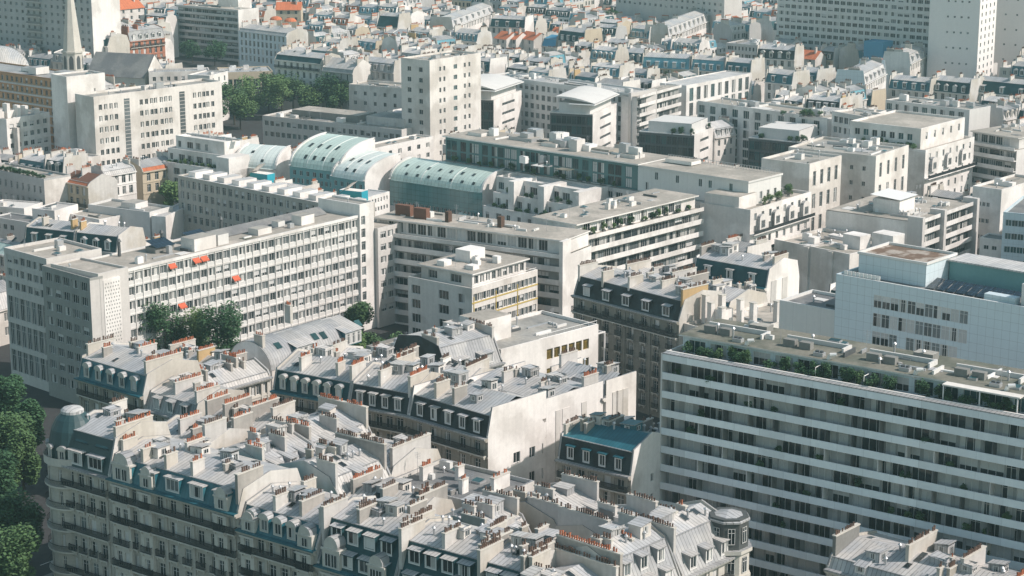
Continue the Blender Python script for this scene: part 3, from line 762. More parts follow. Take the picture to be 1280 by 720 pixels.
for i, (L4, h4, dr, lab) in enumerate([(13.2, 17.2, 4, 'stone house whose tall dark mansard has a round stone gable and two dormer tiers'), (12.6, 17.0, 4, 'stone house with a deep dark mansard holding zinc-topped dormers and a cream flue wall'),
                               (6.5, 17.0, 2, 'stone house with a dark mansard, next to the skylit slope by the street corner')]):
    b = haus('apartment_house', lab, isl(x,0,L4), 14, h4, floors=4, fh=3.3, mans='slate_teal', mh=5.8, inset=2.4, rise=1.1, dorm=dr, drows=2, dstyle='slope', dw=1.9, zmin=3, balc=(0,2), lod=0, ncol=5, each=(1,),
             chim=[(.35,.8,5.6,25.0),(5+i,2.6,6.4,25.2),(L4-.35,2.0,8.5,25.4)]+([(9.5,7.5,11,25.3)] if L4 > 9 else []), kit=6, done=False)
    if i < 1: frontispiece(b, 1.2, 3.0, h4, 4.4)
    (frontispiece(b, 9.-i, 2.8, h4, 3.6) if L4 > 9 else None); b.done(); x += L4+.04
XE = x
# courtyard wings and back houses of the island
def wing(label, x, y, L, D, h, turn=0, **k):
    fr = isl(x, y, L)
    if turn: fr = fl.sub(x+L, y, D, pi/2); D = L
    o = dict(floors=5, fh=3.1, mans='zinc', mh=1.9, inset=.9, rise=1.5, dorm=2, dstyle='slope', dw=1.5, zmin=h-4, balc=(), lod=0, kit=4, wall='stone_pale', facewin=True)
    o.update(k); return haus('apartment_house', label, fr, D, h, **o)
A9 = 90   # turned so that the front faces the sunny side
wing('pale court house with steep zinc slopes and a tall cream flue slab', -6.5, 13.3, 11.5, 12.2, 20.5, chim=[(11.2,1.,5.5,27.5),(11.2,7.,11,26.5),(4.5,2.5,7,25.8)], mans='zinc', dorm=1)
wing('court house with a low zinc roof behind the four square dormers', 5.6, 13.6, 12.5, 11.2, 20.3, mh=2.2, turn=1, inset=1.5, chim=[(.4,1.2,4.5,25.2),(6.,2.,5.2,25.3),(10.8,5,9.5,25.6)], dorm=3)
wing('zinc house with a lone window dormer behind the pale party wall', 18.5, 14., 12.5, 11.5, 20.4, turn=1, mh=2.4, inset=1.5, chim=[(.4,.5,4.,25.6),(11.1,.6,10.,25.5),(6,5.5,9,25.3)], dorm=1, dw=1.8)
wing('court house whose zinc roof carries two long rows of pots', 31.3, 14.2, 13, 9.5, 18.2, chim=[(.4,2,8.4,23.),(6.5,1.2,4.5,23.3),(12.5,1.8,8,23.4)], dorm=2)
wing('low zinc house opening on a narrow well, with a slim pale dormer', 44.6, 15.4, 12, 9.4, 17.4, turn=1, mh=2.4, inset=1.5, chim=[(.4,1,5,22.4),(5,3.2,6.6,22.6),(9.,2,8,22.8)], dorm=2)
wing('zinc house with a tilted lantern roof, deep within the stone island', 57.2, 14.6, 13, 5.6, 17.6, chim=[(.4,1,4.6,22.4),(6,2.2,4.6,22.6)], dorm=2, top='zinc_pale', inset=.7)
wing('domed corner neighbour with pots in three red rows by the shaded street', -8.2, 26.2, 12., 11., 19.5, chim=[(.4,1,6,25.),(4.2,1,7,25.2),(8.6,2.2,8.5,25.4),(11.5,4,9,25.2)], mans='zinc', dorm=2)
wing('back house with bright seamed zinc and a rank of small flues', 4.2, 25.4, 13., 12.6, 20., turn=1, mh=2.4, inset=1.5, chim=[(.4,2,7,25.),(6.,1.5,5,24.8),(12.2,1.,10.8,25.6)], dorm=2)
wing('back house under grey zinc, its flue wall lit along the court', 17.6, 26.2, 12.6, 12., 19., chim=[(5,1.5,5,24.),(12.1,1,9.8,24.8)], dorm=2)
b = Bld('flat_roofed_house', 'flat dark bitumen roof with white flues inside the stone island', 'apartment house', isl(30.6, 25.2, 17), 12.6, lod=0)
shell(b, 19.2, {}, 'party', 'bitumen', .55, coping='zinc_old')
for cx, y0, y1 in ((3,4,6.4),(7,7.2,8.6),(11,3,4.4),(14.2,6.2,10.)): chimney(b, cx, y0, y1, 19.1, 21.2, .7, 'render_white')
roof_kit(b, 19.2, 1, 1, 14, 10, 6, 5); b.done()
wing('zinc house with a pale lantern and a crooked line of stacks', 48., 26.4, 12.6, 11, 17., turn=1, mh=2.4, inset=1.5, chim=[(.4,.8,6,22.4),(5,5,8.2,22.2),(10.6,1.4,7.5,22.8)], dorm=3, mans='zinc_old')
# row on the right-hand street, ending in the turret
tc = un(921, 690, 19.); a = radians(V)
def trow(k0, L): return FR((tc[0]-cos(a)*(k0+L), tc[1]-sin(a)*(k0+L)), a, L)
tk = dict(floors=5, fh=3.2, wall='stone_pale', mans='zinc_old', top='zinc', mh=4.4, inset=2.6, rise=1.2, dstyle='slope', dw=1.5, zmin=8, balc=(0,2), lod=0, kit=4, drows=1)
b = haus('corner_house', 'pale ornate corner house with a many-sided zinc turret', trow(0, 12.), 11.5, 19., dorm=3, chim=[(.35,1.5,10.5,25.2),(6,5.5,8.5,24.8)], ncol=4, done=False, **tk)
m = MB(); cx, cy = 12.2, 1.6
def ngon(cx, cy, r, n=8, o=.39): return [(cx+r*cos(2*pi*i/n+o), cy+r*sin(2*pi*i/n+o)) for i in range(n)]
m.prism(ngon(cx,cy,2.9), 0, 19.2, 'stone_pale'); m.prism(ngon(cx,cy,3.3), 19.2, 19.7, 'stone_pale', 'zinc_old', True); m.prism(ngon(cx,cy,3.15), 15.6, 16., 'stone_pale', None, True)
m.prism(ngon(cx,cy,2.7), 19.7, 23.9, 'turret_slate'); b.part('turret', m)
m = MB(); rg = ngon(cx,cy,2.9)
for i in range(8): p, q = rg[i], rg[(i+1) % 8]; m.poly([(p[0],p[1],23.6),(q[0],q[1],23.6),(cx,cy,24.5)], 'zinc'); m.poly([(p[0],p[1],23.35),(q[0],q[1],23.35),(q[0],q[1],23.6),(p[0],p[1],23.6)], 'zinc_old')
b.part('turret_roof', m)
for i in range(8):
    an = 2*pi*(i+.5)/8+.39
    b.window(1.0, 2.2, 'plain', (cx+2.74*cos(an), cy+2.74*sin(an), 16.4), an+pi/2, .0)
    b.window(.95, 2.2, 'plain', (cx+2.58*cos(an), cy+2.58*sin(an), 20.5), an+pi/2, .0)
b.done()
b = haus('apartment_house', 'pale house with two tiers of zinc dormers, next to the turret house', trow(12.05, 12.), 11.5, 18.6, dorm=3, chim=[(.35,.6,10.8,25.4),(7,4,7,24.6)], ncol=4, **{**tk, 'drows': 2, 'mh': 5.2})
b = haus('apartment_house', 'pale house with small zinc dormers in two lines, two doors from the turret', trow(24.1, 13.), 12., 17., dorm=4, chim=[(.35,2,8,23.6),(7,6,10,23.6),(12.6,.6,11.,24.2)], ncol=5, **{**tk, 'drows': 2, 'mh': 5.})
ti = FR((tc[0]-cos(a)*11-sin(a)*12., tc[1]-sin(a)*11+cos(a)*12.), a, 11.)
haus('apartment_house', 'zinc court house tucked behind the turret house, ringed by pots', ti, 10.5, 18.4, dorm=2, chim=[(.35,1,9.6,24.4),(5.6,4,7,24),(10.6,1,6,24)], ncol=3, **{**tk, 'mh': 1.6, 'inset': .8})
# small roofs at the bottom right corner of the island's neighbour
fr = fdir((1100,716), 17.5, U, 26, 8)
haus('apartment_house', 'zinc roof with planted pots before the banded block, at its foot', fr, 13, 16.2, floors=4, wall='stone_pale', mans='zinc', mh=1.4, inset=.8, rise=1.2, dorm=3, zmin=12, balc=(), lod=0, kit=5, chim=[(.4,1,7,21.4,'concrete_dark'),(9.6,4,11.5,21.6),(17,5,11,21.),(25.5,3,11.4,21.2)])
# ---------------------------------------------------------------- banded housing block in front on the sunny street side
frb = fdir((828,441), 36., -35.5, 100.)
DB = 15.5
b = Bld('banded_block', 'huge housing block striped by pale full-length balcony bands, its roof terrace planted', 'apartment block', frb, DB, lod=0)
H0, SF = 36., 2.85; LB = b.L
mb = MB()
rec = 1.7
for f, P, a_, ln in (('K',(LB,DB),pi,LB),('L',(0,DB),-pi/2,DB-rec),('R',(LB,rec),pi/2,DB-rec)): facade(b, mb, P, a_, ln, 0, H0-.9, [], 'concrete_pale')
R = random.Random(3)
rows = []
bay = 4.1
for k in range(11):
    z = H0-.9-SF*(k+1)+.12; ops = []; x = .5
    while x < LB-4.5:
        wd = R.choice([2.6,3.0,3.4,1.5]); kd = R.choice(['fullblind','fullblind','blind','plain','mix','curt','plain','plain','mix'])
        if x+wd > LB-.3: break
        ops.append((x, x+wd, kd, 'frame')); x += wd+R.choice([.25,.35,.5,.9])
    rows.append((z, z+2.2, ops))
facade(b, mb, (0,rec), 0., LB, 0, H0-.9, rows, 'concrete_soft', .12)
b.part('wall', mb)
for k in range(12):
    z = H0-.9-SF*k
    m = MB(); zt = z+.9 if k else z+.75
    m.box(0,-.0,z-.24,LB,.16,zt-.08 if k else zt,'band'); m.box(0,.16,z-.28,LB,rec-.01,z-.06,'concrete_pale',skip='f')
    b.part('balcony', m)
    if k < 11:   # party screens between flats
        x = 2.05
        while x < LB-1:
            if R.random() < .55: b.bx('divider', x, .2, z-SF-.05, x+.14, rec-.02, z-.29, R.choice(['frame_dark','concrete_dark','concrete_pale','frame_dark']))
            x += bay
m = MB(); m.box(-.22,-.02,0,-.0,DB,H0-.1,'concrete_pale'); b.part('end_wall', m)
# terrace, planter wall, attic storey, roofs
m = MB(); m.box(0,.16,H0-.96,LB,5.,H0-.80,'bitumen'); m.box(0,.0,H0-.14,LB,1.1,H0+.02,'zinc_old'); m.box(0,1.1,H0-.8,LB,1.5,H0+.1,'concrete_pale'); b.part('terrace', m)
am = MB(); AT = 37.9
facade(b, am, (1.,4.2), 0., LB-2, H0-.8, AT, [(H0-.6, H0+1.4, [(x_, x_+2.8, R.choice(['teal','plain','blind','teal','curt']), 'frame') for x_ in [1+i*3.6 for i in range(int((LB-7)/3.6))]])], 'panel_blue', .15)
facade(b, am, (LB-1,4.2), pi/2, DB-4.7, H0-.8, AT, [], 'concrete_pale'); facade(b, am, (LB-1,DB-.5), pi, LB-2, H0-.8, AT, [], 'concrete_pale'); facade(b, am, (1.,DB-.5), -pi/2, DB-4.7, H0-.8, AT, [], 'concrete_pale')
b.part('attic', am)
rm = MB(); rm.box(.6,3.6,AT,LB-.6,DB-.2,AT+.22,'concrete_pale','moss_roof'); b.part('roof', rm)
for i in range(7):
    x = 3+i*13.2
    b.bx('roof_unit', x, 6.8, AT+.2, x+1.9, 7.9, AT+1.3, 'concrete_dark'); b.bx('roof_unit', x+2.6, 6.8, AT+.2, x+4.4, 7.9, AT+1.25, 'concrete_dark')
    m = MB(); m.box(x+6,4.6,AT+.2,x+7.5,5.6,AT+.75,'metal'); m.cyl(x+6.4,5.1,AT+.75,AT+1.,.3,.3,8,'frame_dark'); m.cyl(x+7.1,5.1,AT+.75,AT+1.,.3,.3,8,'frame_dark'); b.part('roof_unit', m)
    m = MB(); m.tube((x+8.5,4.2,AT-.2),(x+8.9,4.1,AT+.9),.3,.3,'white_metal',7); m.tube((x+8.9,4.1,AT+.9),(x+9.8,4.4,AT+1.05),.3,.25,'white_metal',7); b.part('duct', m)
    m = MB(); m.box(x-1.2,10.4,AT+.2,x+8.8,10.7,AT+.9,'concrete_pale'); m.box(x+8.8,8.,AT+.2,x+9.1,10.7,AT+.95,'concrete_pale'); b.part('parapet', m)
    if i % 2 == 0: b.bx('roof_hut', x+5., 11.5, AT+.2, x+8, 13.6, AT+1.2, 'concrete_dark', 'gravel_grey')
roof_kit(b, AT+.2, 2, 5, LB-8, 13, 26, 5, .8); m = MB(); m.box(43,2.,H0+1.9,54,4.4,H0+2.1,'render_cream'); 
for x in (43.1,48.3,53.6): m.box(x,2.05,H0-.8,x+.14,2.2,H0+1.9,'white_metal')
b.part('pergola', m)
for x in (24., 31.5, 58., 67.):
    m = MB(); m.tube((x,1.9,H0-.8),(x,1.9,H0+1.3),.06,.06,'white_metal',4); m.tube((x,1.9,H0+1.3),(x,4.1,H0+1.3),.06,.06,'white_metal',4); m.tube((x,4.1,H0-.8),(x,4.1,H0+1.3),.06,.06,'white_metal',4); b.part('screen_frame', m)
b.done()
R = random.Random(21)
for i in range(56):
    if i in (9,10,19,27,28,36,41,42,43,50): continue
    x = 3.+i*1.25+R.uniform(-.6,.6); X, Y = frb.l2w(x, R.uniform(2.2,3.4))
    shrub(X, Y, H0-.8, R.uniform(.7,1.3), R.uniform(1.2,2.9), 'potted shrub on the planted roof terrace of the banded block', 'shrubs on the banded block terrace', R.choice(['leaf_a','leaf_c','leaf_c','leaf_c']), seed=i)
for i in range(46):
    k = R.randrange(11); x = R.uniform(2,78); X, Y = frb.l2w(x, .75)
    shrub(X, Y, H0-.95-SF*(k+1), R.uniform(.5,.85), R.uniform(1.1,1.7), 'potted plant behind a pale balcony band of the banded block', 'plants on the banded balconies', R.choice(['leaf_a','leaf_c']), name='potted_plant', cat='plant', seed=i)

# ---------------------------------------------------------------- pale blue panelled office behind it
fr = fdir((1045,346), 40., -41., 75.)
b = Bld('panel_office', 'office clad in pale blue panels with patchy window strips and a sunken roof deck', 'office building', fr, 16, lod=0)
Z = 40.
rows = []
R = random.Random(11)
for k, (z, hh) in enumerate([(Z-3.9,2.1),(Z-7.,2.2),(Z-10.0,2.2),(Z-13.1,2.2),(Z-16.1,2.2)]):
    ops = []
    for a0, a1 in ((7.1,22.5),(34.2,56),(60,72)):
        x = a0
        while x < a1:
            if k < 1 or k == 3 or R.random() < .86 or x == a0: ops.append((x+.03, x+1.5, R.choice(['pale','mix','pale','curt','fullblind','pale','fullblind','blind']), 'frame'))  # pale panes, curtains and blinds carry bright reflections in their colour
            x += 1.53
    rows.append((z, z+hh, ops))
shell(b, Z, {'F': rows}, 'panel_blue', 'bitumen', 0, .1)
m = MB(); m.box(0,0,Z,.3,16,Z+.5,'panel_blue'); m.box(.3,0,Z,75,.3,Z+.5,'panel_blue','white_metal'); b.part('parapet', m)
b.bx('roof_hut', 2.2, 3.2, Z, 14.5, 12.6, Z+3.6, 'panel_blue', 'rust_roof')
m = MB(); m.box(2.0,3.,Z+3.6,14.7,3.3,Z+4.,'panel_white'); m.box(2.,12.5,Z+3.6,14.7,12.8,Z+4.,'panel_white'); m.box(2.,3.3,Z+3.6,2.3,12.5,Z+4.,'panel_white'); m.box(14.4,3.3,Z+3.6,14.7,12.5,Z+4.,'panel_white'); b.part('parapet', m)
m = MB(); m.box(14.72,10.3,Z,74,15.6,Z+3.2,'teal_wall','zinc_pale'); m.box(14.7,9.6,Z+3.2,74.4,15.8,Z+3.45,'zinc_pale'); b.part('roof_hall', m)
for i in range(28):
    m = MB(); x = 15.2+i*1.72; m.poly([(x,2.2,Z+.25),(x+1.55,2.2,Z+.25),(x+1.55,5.6,Z+1.25),(x,5.6,Z+1.25)],'solar'); m.tube((x+.1,5.5,Z),(x+.1,5.5,Z+1.2),.05,.05,'metal',4)
    if not (29 < x < 35): b.part('solar_panel', m)
b.bx('roof_unit', 25.8,1.2,Z,31.,2.9,Z+1.2,'panel_blue'); b.bx('roof_hut', 31.8,1.6,Z,35.6,4.6,Z+3.6,'panel_white')
for i in range(9): b.bx('railing', 1.2+i*.75, .5, Z+.5, 1.8+i*.75, .62, Z+1.2, 'white_metal')
b.done()
fr2 = fdir((978,432), 33., -41., 12.4); fr2.o = fr.l2w(-12.6, 3.)
block('annex', 'low white annex with a flat dark roof beside the blue panelled office', FR(fr2.o, fr.a, 12.5), 33., 10, {}, 'panel_white', 'bitumen', .5, kit=2, cat='annex')

# ---------------------------------------------------------------- dark mansard row with the white gable behind the island
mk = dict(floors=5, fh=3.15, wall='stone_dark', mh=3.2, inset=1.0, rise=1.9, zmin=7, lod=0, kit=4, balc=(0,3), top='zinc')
f1 = fpx((341,487),(511,519),22.); f2 = fpx((511,519),(610,548),22.)
LA = f1.L*.57
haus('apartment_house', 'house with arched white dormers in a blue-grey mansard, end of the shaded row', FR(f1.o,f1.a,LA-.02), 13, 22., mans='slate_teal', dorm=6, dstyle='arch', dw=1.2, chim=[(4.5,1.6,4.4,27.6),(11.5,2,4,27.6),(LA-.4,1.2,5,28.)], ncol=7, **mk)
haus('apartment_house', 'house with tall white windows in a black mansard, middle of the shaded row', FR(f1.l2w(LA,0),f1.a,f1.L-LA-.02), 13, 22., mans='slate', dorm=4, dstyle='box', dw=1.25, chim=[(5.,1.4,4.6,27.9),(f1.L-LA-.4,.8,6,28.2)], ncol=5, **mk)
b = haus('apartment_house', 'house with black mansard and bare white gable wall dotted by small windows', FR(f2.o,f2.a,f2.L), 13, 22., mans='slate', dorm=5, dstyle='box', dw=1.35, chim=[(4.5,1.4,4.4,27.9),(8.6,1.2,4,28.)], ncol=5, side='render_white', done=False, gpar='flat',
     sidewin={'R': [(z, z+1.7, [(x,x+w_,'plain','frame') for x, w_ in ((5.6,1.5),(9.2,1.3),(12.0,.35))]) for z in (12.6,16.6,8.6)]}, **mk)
b.done()
b = haus('apartment_house', 'white-walled back house with a zinc roof well and skylights, behind the small-windowed gable', FR(f2.l2w(0,13.02),f2.a,f2.L), 13.5, 22.2, mans='zinc', dorm=2, dstyle='slope', chim=[(5,3,5.5,27.),(f2.L-.4,9,12.5,27.4)], side='render_white', gpar='flat2', **{**mk, 'mh': 2.2, 'rise': 1.2, 'zmin': 17, 'balc': ()})
frm = FR(f1.o, f1.a, f1.L)
for i, (x, lab, kk) in enumerate([(0,'zinc back house behind the arched white dormers',dict(mans='zinc',dorm=2)),(14,'zinc back house with two white flues and a roof well, behind the black mansard',dict(mans='zinc_blue',dorm=3)),]):
    haus('apartment_house', lab, FR(f1.l2w(x+.1,13.6),f1.a,13.6), 12, 21.2, floors=4, fh=3.1, wall='stone_pale', top='zinc_pale', mh=2., inset=1., rise=1.4, zmin=17, balc=(), lod=0, kit=5, chim=[(.4,2,6,26.4),(6.5,5,7.4,26.2,'render_white'),(13,2,9,26.6)], **kk)
# beige bookend and the little turquoise-roofed house
fr = fpx((741,476),(779,487),24.); 
b = haus('apartment_house', 'plain beige party wall house closing the row behind the white gable', FR(f2.l2w(f2.L-11.6,26.8), f2.a, 12.), 7.5, 22.5, floors=4, wall='render_cream', mans='zinc', mh=1.8, inset=.8, rise=1.4, dorm=2, zmin=10, balc=(), lod=0, chim=[(.4,2,6,27.6)], side='render_cream', gpar='flat2')
fr = fpx((697,573),(789,595),19.)
b = haus('apartment_house', 'small house under a vivid turquoise zinc roof by the banded block', fr, 11, 19., floors=5, fh=3.0, wall='stone_dark', mans='slate', top='zinc_teal', mh=3.4, inset=.7, rise=1.6, dorm=4, dstyle='box', dw=1.25, zmin=6, balc=(0,), lod=0, kit=2, chim=[(.4,1.2,5,24.),(5.6,5,9,24.6,'concrete_dark')], side='render_white', ncol=5,
     sidewin={'R': [(z, z+1.3, [(5.2,6.0,'plain','frame')]) for z in (16.6,13.4,10.2)]})
haus('apartment_house', 'low zinc roof with slanted skylights behind the turquoise-roofed house', FR(fr.l2w(0,11.4), fr.a, fr.L), 9, 18.4, floors=4, wall='stone_pale', mans='zinc', top='zinc_pale', mh=1.4, inset=.8, rise=1.2, dorm=2, zmin=14, balc=(), lod=0, kit=6, chim=[(6,2,5,23.2,'concrete_dark')])

# ---------------------------------------------------------------- white office with gold-framed windows
fr = fpx((626,441),(748,409),18.)
b = Bld('white_office', 'white office with strips of gold-tinted windows and a cube hut on top', 'office building', fr, 15, lod=0)
g7 = lambda z: (z, z+2.0, [(fr.L*.46+i*1.95, fr.L*.46+i*1.95+1.6, 'gold', 'frame_gold') for i in range(int((fr.L*.49)/1.95))])
shell(b, 18., {'F': [g7(14.3), g7(10.6), g7(6.9), (12.2, 16.6, [(3.4, 7.8, 'fullblind', 'frame')])] and [g7(14.3), g7(10.6), g7(6.9)]}, 'render_white', 'gravel_grey', .6, .3)
b.bx('roof_hut', 1.5, 6.5, 18, 9., 12.5, 22.4, 'render_white', 'gravel')
m = MB(); 
for z in (18.6,19.3): m.tube((10,.2,z),(fr.L-.2,.2,z),.05,.05,'white_metal',4)
for i in range(8): x = 10+(fr.L-10.3)*i/7; m.tube((x,.2,18),(x,.2,19.3),.05,.05,'white_metal',4)
b.part('railing', m)
m = MB(); m.box(fr.L+.02,1.5,16.,fr.L+3.6,1.75,16.25,'white_metal'); m.box(fr.L+3.4,1.5,0,fr.L+3.6,1.75,16.,'white_metal'); m.box(fr.L+3.4,1.75,15.9,fr.L+3.6,10,16.15,'white_metal'); b.part('steel_frame', m)
roof_kit(b, 18, 10, 3, fr.L-3, 12, 8, 4); b.done()
# ---------------------------------------------------------------- slate-gabled houses and barrel roof behind the row
fr = fpx((560,470),(628,452),17.)
b = haus('apartment_house', 'house with grey slate gable and pale zinc studio dormers, next to the white office', fr, 15.5, 17., floors=4, fh=3.1, wall='render_grey', mans='zinc_old', top='zinc', mh=4.6, inset=2.4, rise=.9, dorm=2, dw=3.2, dstyle='slope', zmin=8, balc=(), lod=0, kit=4, chim=[(.4,3,7,23.4),(fr.L-.4,2,9,23.)], side='slate')
fr = fpx((458,452),(522,468),16.)
b = block('apartment_house', 'low flat house with ivy-dark gable walls and tan gravel roof, between the trees', fr, 18.5, 9, {'F': grid(fr.L,18.5,2,3,4,1.2,1.7,zmin=9)}, 'concrete_dark', 'gravel', .5, kit=12, cat='apartment house', lod=0)
fr = fpx((340,464),(438,434),13.5)
b = Bld('barrel_roofed_house', 'house with a curved barrel roof of seamed zinc and two boxy dormers', 'apartment house', fr, 11, lod=0)
m = MB(); facade(b, m, (0,0), 0., fr.L, 0, 13.5, grid(fr.L,13.5,1,3,8,1.2,1.8), 'render_cream'); facade(b, m, (fr.L,11), pi, fr.L, 0, 13.5, [], 'render_cream')
arc = [(5.5-5.5*cos(pi*i/14), 13.5+4.7*sin(pi*i/14)) for i in range(15)]
for x, rv in ((0,True),(fr.L,False)):
    p = [(x,0,0),(x,11,0)]+[(x,y,z) for y, z in reversed(arc)]; m.poly(p[::-1] if rv else p, 'render_white')
b.part('wall', m)
m = MB(); m.extrude_x([(y,z+.05) for y, z in arc], -.15, fr.L+.15, 'zinc_old'); b.part('roof', m)
for x in (6.5, 19.5):
    m = MB(); m.box(x,-.1,13.9,x+4.6,5,16.6,'zinc_teal'); m.poly([(x-.3,-.5,16.65),(x+4.9,-.5,16.65),(x+4.9,6,18.3),(x-.3,6,18.3)],'zinc'); m.box(x+.1,-.16,14.1,x+4.5,-.1,16.5,'frame'); d = b.part('dormer', m)
    for i in range(3): put('window', window_me(1.1,2.0,'curt',.0)[1], d, (x+.9+i*1.45,-.18,14.3))
for x, y in ((12.5,1.1),(14.6,.9),(24.6,1.2),(3.,1.4)):
    m = MB(); z0, z1 = 13.5+4.7*sin(math.acos(1-y/5.5)), 13.5+4.7*sin(math.acos(1-(y+1.2)/5.5)); m.poly([(x,y,z0+.2),(x+1.4,y,z0+.2),(x+1.4,y+1.2,z1+.2),(x,y+1.2,z1+.2)],'glass_teal'); b.part('skylight', m)
chimney(b, .5, 2.4, 4.6, 15, 19.6, .7); chimney(b, 12, 6.5, 8, 19, 22.4, .7); b.done()
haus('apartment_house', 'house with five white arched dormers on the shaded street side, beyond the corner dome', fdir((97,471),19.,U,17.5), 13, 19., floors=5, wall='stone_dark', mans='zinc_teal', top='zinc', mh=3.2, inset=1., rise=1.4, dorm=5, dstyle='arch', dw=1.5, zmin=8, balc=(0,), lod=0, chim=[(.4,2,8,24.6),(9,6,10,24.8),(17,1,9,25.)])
haus('apartment_house', 'lower zinc house stepping down beside the five white arched dormers', FR(fdir((97,471),19.,U,17.5).l2w(17.6,.4), radians(U), 12.), 12, 16.8, floors=4, wall='stone_dark', mans='zinc_old', top='zinc', mh=2.6, inset=1., rise=1.4, dorm=3, zmin=8, balc=(), lod=0, chim=[(5,2,8,22.),(11.5,1,6,22)])
haus('apartment_house', 'cream-fronted zinc house with a red line of pots, below the barrel roof', fdir((338,470),15.6,V,14,14), 8, 15.6, floors=3, wall='stone_pale', mans='zinc', top='zinc', mh=.8, inset=.5, rise=1.6, dorm=0, zmin=8, balc=(), lod=0, ncol=9, chim=[(.4,1,6,20.),(9,3,7,20.2)])
haus('apartment_house', 'zinc house with ochre flue walls, tucked before the trees of the long slab', fdir((206,462),13.5,U,15), 8.5, 13.5, floors=4, wall='stone_pale', mans='zinc', top='zinc', mh=1.8, inset=1., rise=1.4, dorm=3, zmin=9, balc=(), lod=0, chim=[(.4,1,7,18.6,'party'),(7,2,6,18.6,'render_ochre'),(14.5,2,7,18.6)])

# ---------------------------------------------------------------- long slab
fr = fpx((157,339),(447,271),26.)
b = Bld('slab_block', 'long pale slab of flats with a grid of loggias and a few orange awnings', 'apartment block', fr, 13, lod=0)
n = 31; st = fr.L/n; rows = []
R = random.Random(5)
for k in range(8):
    z = 26-.5-2.85*(k+1)+.55; ops = []
    for i in range(n):
        ops.append((i*st+.13, (i+1)*st-.13, R.choice(['plain','curt','mix','pale','blind','curt','pale']), 'frame'))
    rows.append((z+.55, z+2.2, ops))
shell(b, 26., {'F': rows}, 'concrete_pale', 'gravel', .35, .32)
fl_ = MB()
for i in range(n+1): fl_.box(max(0,i*st-.08),-.16,0,min(fr.L,i*st+.08),-.0,25.8,'render_white',skip='k')
fl_.box(-.1,-.2,25.8,fr.L+.1,0,26.36,'render_white',skip='k')
b.part('pier_grid', fl_, label='white vertical fins and eaves band')
for k in range(8):
    z = 26-.5-2.85*(k+1)+.55; m = MB(); m.box(0,-.07,z-.42,fr.L,0,z-.2,'render_white',skip='k'); b.part('floor_band', m)
def aw(x, z, w_):
    m = MB(); e = R.uniform(.45,.95); n_ = 6
    for i in range(n_):
        f0, f1 = i/n_, (i+1)/n_; sg = lambda f: -.12*sin(pi*f)
        m.poly([(x,-.12-e*f0,z-.7*f0+sg(f0)),(x+w_,-.12-e*f0,z-.7*f0+sg(f0)),(x+w_,-.12-e*f1,z-.7*f1+sg(f1)),(x,-.12-e*f1,z-.7*f1+sg(f1))],'awning_red')
    m.poly([(x,-.12-e,z-.7),(x+w_,-.12-e,z-.7),(x+w_,-.12-e,z-.95),(x,-.12-e,z-.95)],'awning_red')
    for xx in (x+.05, x+w_-.05): m.tube((xx,-.1,z-.95),(xx,-.1-e,z-.72),.03,.03,'white_metal',4)
    b.part('awning', m)
ztop = lambda k: 26-.5-2.85*(k+1)+.55+2.2
for i, k in ((8.,0),(9.,0),(13,2),(6,3)): aw(i*st+.15, ztop(k), st-.3)
aw(5*st+.15, ztop(0), st-.3)
for x0, x1, y0, y1, z1, mm in ((20,26,2,6,28.6,'render_white'),(27,30,2.5,6,28.2,'concrete_pale'),(39,43,3,6,27.3,'render_white'),(52,56,3,6,28,'render_white'),(47,49,5,7,27.4,'concrete_pale')): b.bx('roof_hut', x0,y0,26,x1,y1,z1,mm,'gravel_grey')
m = MB(); m.extrude_x([(7.2,26.1),(9.8,27.4),(12.6,26.1)], 26, fr.L-2, ['bitumen','bitumen'], 'concrete_dark'); b.part('roof_ridge', m)
for x in (14,24): 
    m = MB(); m.poly([(x,6.5,27.2),(x+5,6.5,27.2),(x+5,10,28.3),(x,10,28.3)],'solar'); m.box(x,7,26,x+5,10,27.1,'concrete_dark'); b.part('solar_panel', m)
for x, y in ((19,10.6),(8,11),(36,11)):
    m = MB(); m.cyl(x,y,26,29.,.35,.3,8,'frame_dark'); m.cyl(x,y,29.,29.6,.55,.2,8,'frame_dark'); b.part('flue', m)
roof_kit(b, 26, 2, 2, fr.L-4, 5, 14, 8); b.done()
SLF = fr
# stair end and wings of the slab
b = Bld('stair_tower', 'pale stair end with a pierced concrete screen, at the near end of the slab', 'stair tower', FR(fr.l2w(-7.6,-.9),fr.a,7.5), 14, lod=0)
m = MB(); shell(b, 26.6, {}, 'concrete', 'gravel', .4)
m.box(.9,-.35,6,5.1,-.02,25.6,'render_white',skip='k'); b.part('screen', m)
m = MB()
for i in range(6):
    for k in range(26): x, z = 1.2+i*.64+(k % 2)*.2, 6.6+k*.72; m.poly([(x,-.37,z),(x+.22,-.37,z),(x+.22,-.37,z+.3),(x,-.37,z+.3)],'concrete_dark')
b.part('screen_pattern', m, label='rows of small dark piercings')
m = MB(); m.box(.1,-.2,0,.6,-.01,26.,'concrete_dark',skip='k'); b.part('joint', m); b.done()
f3 = FR(fr.l2w(-10.7,-1.), radians(U-3), 16.); f3.o = f3.l2w(-16.2, 1.)
f3 = FR(f3.o, f3.a, 16.)
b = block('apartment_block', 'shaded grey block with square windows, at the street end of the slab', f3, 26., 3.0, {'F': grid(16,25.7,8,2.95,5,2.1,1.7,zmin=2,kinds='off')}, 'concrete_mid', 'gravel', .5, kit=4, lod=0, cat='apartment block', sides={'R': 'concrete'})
f4 = FR(f3.l2w(-15.2,1.2), f3.a, 15.)
